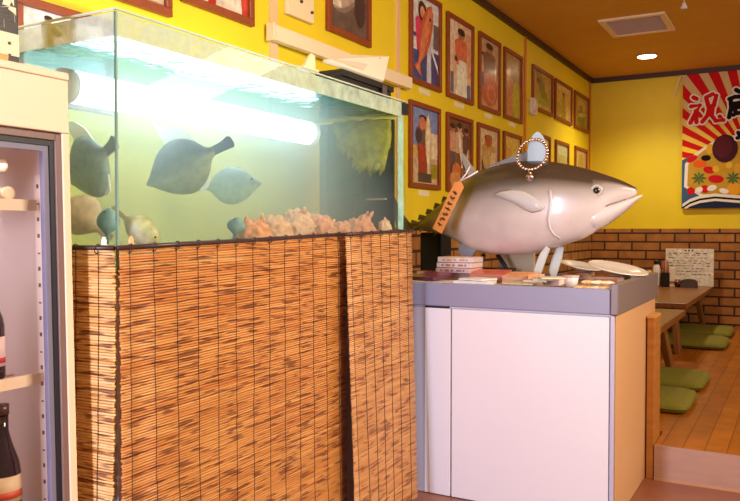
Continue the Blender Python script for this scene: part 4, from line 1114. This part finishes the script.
# --- coral pile, pump box and yellow green clump
def coral(label, u, v, X, r, rgb, sd_, spikes=0, rest=None):
    c = on_x(u, v, X)
    zr = r[2]
    t = thing('coral_lump', label, 'coral', (c.x, c.y, TZ0 + .012), 'orange pink coral lumps on the tank floor')
    m = M(); off = V((sd_ * 3.1, sd_ * 1.7, sd_))
    mm = P('coral_%02x%02x%02x' % rgb, rgb, .75, nz=.3, ns=45, bump=.6)
    zc = (c.z + TZ0 + .012) / 2; hz = (c.z - TZ0 - .012) / 2
    cc = V((c.x, c.y, zc))
    m.ball(cc, (r[0], r[1], hz), mm, 44, 28, disp=lambda d: .84 + .20 * (mnoise.noise(d * 2.6 + off)) + .16 * mnoise.noise(d * 6 + off) + .07 * mnoise.noise(d * 14 + off) if d.z > -.8 else .98 )
    m.build('rock', t)
    for i in range(spikes):
        a = random.uniform(-1.2, 1.2); l_ = random.uniform(.015, .03)
        p0 = cc + V((random.uniform(-.4, .4) * r[0], random.uniform(-.6, .6) * r[1], hz * .7))
        M().tube([p0, p0 + V((.01, math.sin(a) * l_ * .6, l_ * .7)), p0 + V((.015, math.sin(a) * l_, l_ * 1.2))], [.010, .008, .005], mm, seg=7).build('branch', t)
    return t
random.seed(13)
CR = [('orange coral lump with a raised claw like branch at the near end of the pile', 254, 217, 2.13, .068, (232, 150, 100), 1, 2),
      ('pale orange coral lump second along the pile', 274, 213, 2.30, .072, (236, 170, 126), 2, 0),
      ('tall pink coral lump in the middle of the pile, spiky on top', 297, 207, 2.455, .078, (238, 178, 142), 3, 3),
      ('broad pinkish coral lump right of the tallest one', 321, 211, 2.61, .074, (228, 154, 116), 4, 0),
      ('low tan coral lump before the dark filter panel', 341, 220, 2.755, .066, (216, 148, 112), 5, 0),
      ('reddish coral lump near the far end of the tank', 362, 213, 2.895, .07, (224, 150, 114), 6, 2),
      ('small pale coral lump at the far end glass of the tank', 385, 217, 2.985, .036, (238, 186, 152), 7, 0),
      ('small orange coral lump low in front of the pile', 313, 230, 2.435, .021, (230, 146, 96), 8, 0),
      ('small pink coral lump low in front near the far end', 346, 230, 2.70, .028, (230, 160, 122), 9, 0)]
for lb, u, v, y, r, rgb, sd_, sp_ in CR:
    c_ = on_y(u, v, y); coral(lb, u, v, c_.x, (r, r * 1.0, 0), rgb, sd_, sp_)
# dark filter panel standing against the far end glass
t = thing('filter_box', 'dark grey blue filter panel standing at the far end of the tank', 'filter', (-1.76, 3.06, TZ0 + .012))
m_pump = P('filter_dark', (30, 36, 48), .6, nz=.2, ns=10)
M().box((-1.975, 3.052, TZ0 + .013), (-1.585, 3.066, TW - .012), m_pump).build('filter_housing', t, bev=.004)
M().box((-1.84, 3.030, 1.36), (-1.74, 3.0515, 1.42), P('filter_head', (40, 46, 62), .5)).build('pump_head', t, bev=.005)
M().tube([(-1.79, 3.041, TZ0 + .02), (-1.79, 3.041, 1.359)], .009, P('filter_pipe', (40, 46, 58), .5)).build('pipe', t)
M().box((-1.72, 3.042, 1.335), (-1.62, 3.0515, 1.343), P('filter_ledge', (170, 140, 120), .5)).build('ledge', t)
M().box((-1.97, 3.040, TZ0 + .02), (-1.93, 3.0515, TW - .02), P('filter_post', (96, 110, 124), .5)).build('post', t)
t = thing('green_clump', 'yellow green clump hanging in the far tank corner', 'water plant', (-1.70, 3.0, 1.5))
wd_ = M(); mw = P('clump_green', (156, 148, 36), .7, nz=.35, ns=30, bump=.5)
random.seed(9)
zmax = TW - .012
xa, xb = on_y(334, 110, 3.0).x, -1.575
prof = [(0, .03), (.1, .07), (.25, .14), (.4, .19), (.55, .215), (.8, .225), (.92, .19), (1, .12)]
rings = []
for i in range(30):
    s = i / 29; x = xa + (xb - xa) * s
    dep = interp(prof, s)[0] * (1 + .10 * math.sin(s * 31) + .06 * math.sin(s * 71)) + .01
    wth = .010 + .014 * math.sin(PI * min(1, s * .8 + .15))
    ring = []
    for k in range(20):
        q = 2 * PI * k / 20
        zz = zmax - dep / 2 + dep / 2 * math.sin(q); yy = 3.0 + wth * math.cos(q) * (1 + .25 * math.sin(5 * q + 9 * s))
        ring.append(V((x, yy + .004 * mnoise.noise(V((x * 20, zz * 20, k))), min(zz + .014 * mnoise.noise(V((x * 30, zz * 30, 3))), zmax))))
    rings.append(ring)
wd_.loft(rings, mw).build('clump_mass', t)  # lumpy yellow green mass filling the corner
for i in range(12):
    s = random.uniform(.12, .9); x = xa + (xb - xa) * s; z0 = zmax - interp(prof, s)[0] * .9
    M().tube([(x, 2.99, z0), (x - .006, 2.985, z0 - .02), (x - .014, 2.984, z0 - .038)], [.012, .009, .003], mw, seg=7).build('clump_tip', t)

# --- things on the tank rim: black crate with a white foam lid
cxr = -1.86
ya, yb2 = TY1 - .60, TY1 + .03
zb_ = TZ1 + .006
def yx(u, X): d = ray(u, 80); return d.y * X / d.x
XB = -1.66
ya, yb2 = yx(341, XB), yx(391, XB)
t = thing('black_trough', 'black plastic trough resting on the far end of the tank rim', 'trough', (XB - .055, (ya + yb2) / 2, zb_))
c = M(); zct = on_x(360, 76, XB).z
wl = .008
x0, x1 = XB - .11, XB
c.box((x0, ya, zb_), (x1, yb2, zb_ + wl), m_black)
for lo, hi in (((x0, ya, zb_ + wl), (x0 + wl, yb2, zct)), ((x1 - wl, ya, zb_ + wl), (x1, yb2, zct)), ((x0 + wl, ya, zb_ + wl), (x1 - wl, ya + wl, zct)), ((x0 + wl, yb2 - wl, zb_ + wl), (x1 - wl, yb2, zct))):
    c.box(lo, hi, m_black)
c.build('trough_body', t)
rmx = M()
for lo, hi in (((x1, ya - .01, zct - .025), (x1 + .010, yb2 + .01, zct)), ((x0 - .01, ya - .01, zct - .025), (x0, yb2 + .01, zct)), ((x0, ya - .01, zct - .025), (x1, ya, zct)), ((x0, yb2, zct - .025), (x1, yb2 + .01, zct))): rmx.box(lo, hi, m_black)
rmx.build('trough_rim', t)
M().box((x1 + .0105, yb2 - .11, zct - .07), (x1 + .016, yb2 - .07, zct - .01), P('crate_latch', (90, 80, 84), .3)).build('latch', t)
M().box((x1 + .0015, ya + .1, zct - .12), (x1 + .004, yb2 - .18, zct - .06), P('crate_groove', (38, 34, 38), .5)).build('handle_recess', t)
# a foam lid leaning back on the trough, its lower edge along the near rim
lb_, lr_ = on_x(324, 72.5, XB + .004), on_x(384, 80.5, XB + .004)
tl_, tr_ = on_x(343, 54, XB - .075), on_x(389.5, 56, XB - .075)
lb_.z = max(lb_.z, zct + .014); lr_.z = max(lr_.z, zct + .014)
t2 = thing('foam_lid', 'white foam lid with a blue dash, leaning back on the black trough', 'lid', (lb_ + lr_) / 2)
nl = (lr_ - lb_).cross(tl_ - lb_).normalized()
def quad_slab(c, n0, n1, mat):
    return M().loft([[p + nl * n0 for p in c], [p + nl * n1 for p in c]], mat, smooth=False)
quad_slab([lb_, lr_, tr_, tl_], -.014, 0, P('white_foam', (240, 226, 206), .6)).build('lid_slab', t2, bev=.003)
def bil(s_, q_): return (lb_ * (1 - s_) + lr_ * s_) * (1 - q_) + (tl_ * (1 - s_) + tr_ * s_) * q_
quad_slab([bil(.42, .62), bil(.80, .80), bil(.80, .90), bil(.42, .74)], .004, .0055, P('blue_mark', (70, 104, 130), .5)).build('blue_mark', t2)
quad_slab([bil(.08, .12), bil(.60, .1), bil(.62, .5), bil(.12, .5)], .004, .0052, P('paper_sheet', (224, 206, 190), .5)).build('paper_sheet', t2)
# clear cup on the rim
pc_ = on_x(297, 64, -1.60)
t = thing('clear_holder', 'small clear plastic clip standing on the tank\'s front rim', 'clip', (TX1 - .004, pc_.y, TZ1))
M().box((TX1 - .03, pc_.y - .05, TZ1 + .005), (TX1 + .004, pc_.y + .05, TZ1 + .015), P('clear_plastic', (234, 222, 180), .2)).build('base', t, bev=.002)
M().prism([(-.03, 0), (.04, 0), (.04, .05), (.015, .055), (-.01, .03)], (TX1 - .012, pc_.y, TZ1 + .0155), Y_, Z_, .012, P('clear_plastic', (234, 222, 180), .2)).build('upright', t, bev=.002)

# ------------------------------------------------------------------ reed blinds
m_reedy = reed_mat('reed_front', 'y', (190, 114, 50), (112, 50, 18), (218, 156, 88))
m_reedy2 = reed_mat('reed_overlap', 'y', (196, 130, 72), (130, 70, 34), (220, 164, 104))
m_reedx = reed_mat('reed_side', 'x', (222, 160, 84), (126, 62, 24), (246, 206, 140))
m_string = P('dark_binding', (70, 36, 22), .7)
m_rod = P('dark_rod', (60, 34, 30), .4)
def blind(name, label, p0, p1, zt0, zt1, zbot, mat, bulge=None, sp=.0074, strings=12, seed=1, shrink=0.0, droop=0.0):
    """reed screen hung from p0 to p1 (x, y), its top rising from zt0 to zt1; bulge(s, f) pushes it along its normal"""
    rnd = random.Random(seed)
    a, b = V((*p0, 0)), V((*p1, 0)); d = b - a; L = d.length; d.normalize(); nn = V((d.y, -d.x, 0))
    t = thing(name, label, 'reed blind', ((a + b) / 2) + V((0, 0, zbot)), 'reed blinds hung around the tank stand')
    m = M(); N = int((zt0 - zbot) / sp)
    def pt(s, f, off=0.0):
        """s along 0..1, f from the top 0..1"""
        zt_ = zt0 + (zt1 - zt0) * s
        z = zt_ + (zbot + droop * s - zt_) * f
        return a + d * (L * s * (1 - shrink * f * f)) + Z_ * z + nn * ((bulge(s, f) if bulge else 0) + off)
    for i in range(N):
        f = (i + .5) / N; r = sp * .5 * rnd.uniform(1.0, 1.12); j0, j1 = rnd.uniform(-.0025, .0025), rnd.uniform(-.0025, .0025)
        ns = 8; pts = []
        jz = rnd.uniform(-.0006, .0006)
        for k in range(ns + 1):
            s = k / ns; s2 = s + (j0 / L if k == 0 else j1 / L if k == ns else 0)
            pts.append(pt(s2, f) + Z_ * (jz + rnd.uniform(-.0004, .0004)))
        m.tube(pts, r, mat, seg=5)
    m.build('reed_slats', t)
    q = M()
    for i in range(strings):
        s = (i + .35) / strings
        q.tube([pt(s + rnd.uniform(-.002, .002), f / 24, sp * .55) for f in range(25)], .0011, m_string, seg=5)
    q.build('binding_lattice', t)
    M().tube([pt(-.012, -.004, .006), pt(.25, -.004, .006) , pt(.5, -.004, .006), pt(.75, -.004, .006), pt(1.008, -.004, .006)], .0065, m_rod, seg=8).build('top_rod', t)
    for i in range(strings):
        s = (i + .35) / strings; c = pt(s, -.004, .006)
        M().tube([c + d * (.003 * math.sin(q_)) + nn * (.010 * math.cos(q_)) + Z_ * (.012 * math.sin(q_) - .003) for q_ in [j * PI / 6 for j in range(12)]], .0014, m_string, seg=5, closed=True).build('cord_tie', t)
    return t
XBL = TX1 + .018
zA, zBb = on_x(122, 249.5, XBL).z, on_x(406, 231.5, XBL).z
yA, yB = 1.408, 3.03
y2 = on_x(345, 300, XBL + .03).y
zM = zA + (zBb - zA) * (y2 - yA) / (yB - yA)
blind('reed_blind', 'wide reed blind covering most of the tank stand\'s front', (XBL, yA), (XBL, y2 + .05), zA, zA + (zBb - zA) * (y2 + .05 - yA) / (yB - yA), .03, m_reedy, lambda s, f: .004 * math.sin(s * 9) * f + .006 * f, strings=13, seed=2)
blind('reed_blind', 'narrow reed blind overlapping the wide one at the counter end', (XBL + .034, y2), (XBL + .034, yB), zM, zBb, .025, m_reedy2, lambda s, f: .035 * f + .012 * math.sin(s * 5 + 1) * f, strings=7, seed=5)
blind('reed_blind', 'reed blind on the near end of the tank stand by the refrigerator', (-2.04, 1.399), (XBL - .008, 1.399), zA - .002, zA, .03, m_reedx, lambda s, f: -.0 + .012 * f * (1 - s), strings=6, seed=8, shrink=.080)
for nm, u, rgb in (('white', 104, (244, 240, 230)), ('orange', 131, (236, 190, 130))):
    if nm == 'white': c = on_y(u, 243, 1.404)
    else: c = on_x(u, 242, TX1 + .004)
    t = thing('rod_peg', ('white' if nm == 'white' else 'pale orange') + ' little peg holding the blind ' + ('at the near end of the tank' if nm == 'white' else 'near the front tank corner'), 'peg', c)
    M().obox((c.x + (0 if nm == 'white' else 0), c.y + (0 if nm == 'white' else 0), c.z), (.016, .006, .02) if nm == 'white' else (.006, .016, .02), P('peg_' + nm, rgb, .4)).build('peg_body', t, bev=.002)
    M().obox((c.x, c.y, c.z + .013), (.008, .004, .006) if nm == 'white' else (.004, .008, .006), P('peg_' + nm, rgb, .4)).build('peg_tip', t)

# ------------------------------------------------------------------ refrigerated showcase
FX, FY0, FY1, FZ = -1.597, .72, 1.342, 1.590
m_fr = P('fridge_cream', (242, 214, 186), .4)
m_in = P('fridge_liner', (226, 214, 218), .45)
t = fr_ = thing('showcase_fridge', 'upright glass door refrigerator with drinks at the tank\'s near end', 'refrigerator', ((FX - .22), (FY0 + FY1) / 2, 0))
XF0 = -2.09
zo = on_x(40, 133, FX).z   # top of the opening
c = M(); w_ = .035
c.box((XF0, FY1 - .03, .02), (FX - .03, FY1, FZ - .02), m_fr)
c.box((XF0, FY0, .02), (FX - .03, FY0 + .03, FZ - .02), m_fr)
c.box((XF0, FY0 + .03, .02), (XF0 + .03, FY1 - .03, FZ - .02), m_in)
c.box((XF0 + .03, FY0 + .03, .02), (FX - .03, FY1 - .03, .2), m_fr)
c.box((XF0 + .03, FY0 + .03, zo), (FX - .03, FY1 - .03, FZ - .02), m_fr)
c.build('cabinet', t, bev=.003)
M().box((XF0, FY0 - .002, FZ - .019), (FX + .003, FY1 + .001, FZ), m_fr).build('top_panel', t, bev=.003)
M().box((FX - .029, FY0, zo + .004), (FX, FY1, FZ - .0195), m_fr).build('header_panel', t, bev=.003)
ln = M(); ln.box((XF0 + .031, FY1 - .034, .2), (FX - .032, FY1 - .0305, zo), m_in); ln.box((XF0 + .031, FY0 + .0305, .2), (FX - .032, FY0 + .034, zo), m_in)
ln.build('inner_liner', t)
dr = M(); m_dfr = P('door_frame_mauve', (126, 98, 92), .35)
y0, y1 = FY0 + .004, FY1 - .0222
z0, z1 = .1, zo
def ring_frame(y0, y1, z0, z1, wd, x0, x1, mat):
    m = M(); m.box((x0, y0, z0), (x1, y0 + wd, z1), mat); m.box((x0, y1 - wd, z0), (x1, y1, z1), mat)
    m.box((x0, y0 + wd, z0), (x1, y1 - wd, z0 + wd), mat); m.box((x0, y0 + wd, z1 - wd), (x1, y1 - wd, z1), mat); return m
M().box((FX - .028, FY1 - .0215, .06), (FX, FY1, zo + .003), m_fr).build('front_stile', t, bev=.002)
door = ring_frame(y0, y1, z0, z1, .017, FX - .028, FX - .004, m_dfr).build('door', t, bev=.002)
ring_frame(y0 + .0175, y1 - .0175, z0 + .0175, z1 - .0175, .013, FX - .029, FX - .01, P('door_gasket', (26, 20, 26), .5)).build('gasket', door)
ring_frame(y0 + .031, y1 - .031, z0 + .031, z1 - .031, .014, FX - .03, FX - .014, P('door_inner_blue', (124, 120, 142), .3)).build('inner_frame', door)
M().box((FX - .022, y0 + .0455, z0 + .0455), (FX - .018, y1 - .0455, z1 - .0455), glass_mat('fridge_glass', (.97, .96, .97), .01, .12)).build('door_pane', door)
# shelf standard with slots on the far inner wall
xs_ = FX - .062
sd = M(); sd.box((xs_ - .026, FY1 - .040, .22), (xs_, FY1 - .0345, zo - .1), P('slot_strip', (240, 228, 220), .4))
for i in range(26):
    z = .25 + i * .042
    if z < zo - .12: sd.box((xs_ - .017, FY1 - .0406, z), (xs_ - .009, FY1 - .0399, z + (.010 if i % 3 else .004)), P('slot_dark', (110, 84, 92), .6))
sd.build('shelf_standard', t)
M().box((xs_ + .001, FY1 - .042, .22), (xs_ + .014, FY1 - .0345, zo - .11), P('cream_channel', (232, 206, 176), .4)).build('door_channel', t)
def shelf_z(v, u=15): return on_x(u, v, FX - .07).z
SH = []
for v in (207, 387):
    z = shelf_z(v); SH.append(z)
    s = M(); m_sh = P('shelf_cream', (240, 214, 180), .4)
    s.box((FX - .075, FY0 + .06, z - .014), (FX - .066, FY1 - .05, z + .014), m_sh)
    for i in range(9):
        xx = FX - .09 - i * .045
        if xx > XF0 + .04: s.tube([(xx, FY0 + .04, z), (xx, FY1 - .045, z)], .003, m_sh, seg=6)
    sh = s.build('shelf', t)
SH.append(.215)
# drinks
def fridge_y(u, X): d = ray(u, 300); return d.y * X / d.x
def bottle(label, u, X, z0, r, h, lab_rgb, lab2, group, l0=.14, l1=.42):
    y = fridge_y(u, X); c = (X, y, z0)
    t = thing('drink_bottle', label, 'bottle', c, group)
    M().lathe([(0, .001), (r * .9, .001), (r, .01), (r, h * .52), (r * .9, h * .60), (r * .5, h * .74), (r * .36, h * .82), (r * .36, h * .93), (0, h * .93)], c, P('bottle_dark', (44, 18, 22), .12, coat=.5), 28).build('glass_body', t)
    M().lathe([(0, h * .931), (r * .42, h * .931), (r * .42, h), (0, h)], c, P('bottle_cap', (84, 50, 40), .35), 20).build('cap', t)
    M().lathe([(r * 1.005, h * l0), (r * 1.012, h * l0), (r * 1.012, h * l1), (r * 1.005, h * l1)], c, P('label_%02x%02x%02x' % lab_rgb, lab_rgb, .5), 28).build('label_band', t)
    m = M(); 
    m.lathe([(r * 1.013, h * (l0 + .03)), (r * 1.018, h * (l0 + .03)), (r * 1.018, h * (l0 + .08)), (r * 1.013, h * (l0 + .08))], c, P('label_%02x%02x%02x' % lab2, lab2, .5), 28)
    m.build('label_stripe', t)
    return t
bottle('dark bottle with red and white label on the refrigerator\'s middle shelf', -6, FX - .13, SH[1] + .005, .034, .26, (226, 196, 190), (190, 40, 60), 'dark bottles in the refrigerator')
zb3 = on_x(10, 501, FX - .12).z
s3 = M(); s3z = on_x(15, 560, FX - .07).z
s3.box((FX - .075, FY0 + .06, s3z - .014), (FX - .066, FY1 - .05, s3z + .014), P('shelf_cream', (240, 214, 180), .4))
for i in range(9):
    xx = FX - .09 - i * .045
    if xx > XF0 + .04: s3.tube([(xx, FY0 + .04, s3z), (xx, FY1 - .045, s3z)], .003, P('shelf_cream', (240, 214, 180), .4), seg=6)
s3.build('shelf', t)
bottle('dark brown bottle with beige label on the refrigerator\'s lower shelf', 4, FX - .13, s3z + .005, .042, .36, (222, 190, 150), (206, 80, 50), 'dark bottles in the refrigerator', .33, .515)
m_roll = P('cream_roll', (230, 200, 160), .4)
for lb, u, v in (('cream ring ended container lying on the refrigerator\'s upper shelf', 6, 194.5), ('second ring ended container lying above, cut by the picture\'s left edge', -1, 167)):
    c = on_x(u, v, FX - .13); r_ = .0155
    c.z = SH[0] + .014 + r_ + (.0 if v > 180 else .068)
    t = thing('ring_container', lb, 'container', c, 'ring ended containers in the refrigerator')
    mt = Matrix.Rotation(PI / 2, 3, 'Y')
    M().lathe([(0, -.10), (r_, -.10), (r_, .03), (r_ * .72, .03), (r_ * .72, -.002), (0, -.002)], c, m_roll, 24, mt).build('container_body', t)
    M().lathe([(r_ * .7, .031), (r_ * 1.1, .031), (r_ * 1.1, .038), (r_ * .7, .038)], c, P('ring_rim', (240, 216, 180), .4), 24, mt).build('rim', t)
    M().lathe([(0, .0), (r_ * .71, .0), (r_ * .71, .004), (0, .004)], c, P('hollow_shade', (120, 84, 50), .7), 20, mt).build('shade_disc', t)  # dark disc painting the shade inside the container's mouth
    if v < 180:
        M().box((c.x - .09, c.y - .012, SH[0] + .015), (c.x + .01, c.y + .012, c.z - r_ - .001), P('rack_block', (196, 160, 130), .5)).build('support_block', t)

# carton on top of the refrigerator
x1 = FX - .05; ya = 1.10; yb3 = fridge_y(31, x1)
t = thing('sake_carton', 'black carton with white brush characters standing on the refrigerator', 'carton', (x1 - .05, (ya + yb3) / 2, FZ))
cbd = M().box((x1 - .1, ya, FZ + .002), (x1, yb3, FZ + .26), P('carton_black', (34, 20, 18), .45)).build('carton_body', t, bev=.003)
M().box((x1 - .1, ya, FZ + .26), (x1, yb3, FZ + .285), P('carton_cap', (60, 30, 22), .4)).build('top_fold', t, bev=.003)
def fz_(v): return on_x(5, v, x1).z
ycen = fridge_y(2, x1)
m_ink = P('carton_white_ink', (246, 226, 200), .5)
text_mesh('辛', .080, (x1 + .0012, fridge_y(13, x1), fz_(11)), Y_, Z_, m_ink, 'brush_character', cbd, bold=.006)
text_mesh('口', .046, (x1 + .0012, fridge_y(21, x1), fz_(43)), Y_, Z_, m_ink, 'brush_character', cbd, bold=.009)
dc = Pic((x1 + .0004, ya, FZ + .002), Y_, Z_, yb3 - ya, .1)
dc.ell(.45, .35, .35, .4, (190, 120, 40)); dc.ell(.35, .55, .25, .25, (176, 40, 26)); dc.ell(.6, .2, .18, .25, (216, 160, 60)); dc.ell(.3, .2, .15, .2, (110, 30, 20))
dc.build('gold_crest', cbd)

# the refrigerator leans back very slightly on its feet, and all it carries leans with it
LEAN = Matrix.Translation((FX, 0, 0)) @ Matrix.Rotation(math.radians(-1.15), 4, 'Y') @ Matrix.Translation((-FX, 0, 0))
LIFT = Matrix.Translation((0, 0, .008))
for o in COL.objects:
    if o.parent is None and o.name.split('.')[0] in ('showcase_fridge', 'drink_bottle', 'ring_container', 'sake_carton'):
        m_ = LIFT @ LEAN @ Matrix.Translation(o.location)
        o.location = m_.to_translation(); o.rotation_euler = m_.to_euler()

# ------------------------------------------------------------------ light
wd = bpy.data.worlds.new('world'); scene.world = wd; wd.use_nodes = True
bgn = wd.node_tree.nodes['Background']; bgn.inputs['Color'].default_value = (1.0, .82, .64, 1); bgn.inputs['Strength'].default_value = .25

def area(name, loc, aim, sx, sy, watts, rgb, spread=180):
    l = bpy.data.lights.new(name, 'AREA'); l.shape = 'RECTANGLE'; l.size = sx; l.size_y = sy; l.energy = watts; l.color = rgb; l.spread = math.radians(spread)
    o = bpy.data.objects.new(name, l); COL.objects.link(o); o.location = loc
    o.rotation_euler = (V(aim) - V(loc)).to_track_quat('-Z', 'Y').to_euler()
    return o
# daylight through the narrow entrance at the front left
area('entrance_daylight', (-1.38, -1.9, 1.25), (-1.15, 3.2, .9), .36, 1.9, 122, (.74, .76, 1.0))
# warm lamps of the room
area('room_lamps', (1.5, 2.3, 2.6), (-1.6, 1.9, 1.0), 1.3, 1.3, 80, (1.0, .88, .70), 138)
area('dining_lamps', (1.6, 6.0, 2.85), (.6, 6.2, 0), 1.0, 2.5, 62, (1.0, .92, .70))
# unseen fill light added to brighten the refrigerator's interior
area('fridge_fill', (-1.80, 1.03, 1.36), (-1.80, 1.05, .3), .2, .4, 1.2, (1.0, .90, .92))
sl = bpy.data.lights.new('downlight_beam', 'SPOT'); sl.energy = 90; sl.spot_size = math.radians(130); sl.spot_blend = .8; sl.color = (1, .92, .76); sl.shadow_soft_size = .08
so = bpy.data.objects.new('downlight_beam', sl); COL.objects.link(so); so.location = (dl.x, dl.y, ZC - .03)

# ------------------------------------------------------------------ render look
vs_ = scene.view_settings
scene.display_settings.display_device = 'sRGB'
vs_.view_transform = 'Standard'; vs_.look = 'None'; vs_.exposure = 0.42; vs_.gamma = 1.0; vs_.use_curve_mapping = False
cy_ = scene.cycles
cy_.use_denoising = True; cy_.max_bounces = 10; cy_.transparent_max_bounces = 32; cy_.volume_bounces = 1
cy_.caustics_reflective = False; cy_.caustics_refractive = False; cy_.sample_clamp_indirect = 6.0
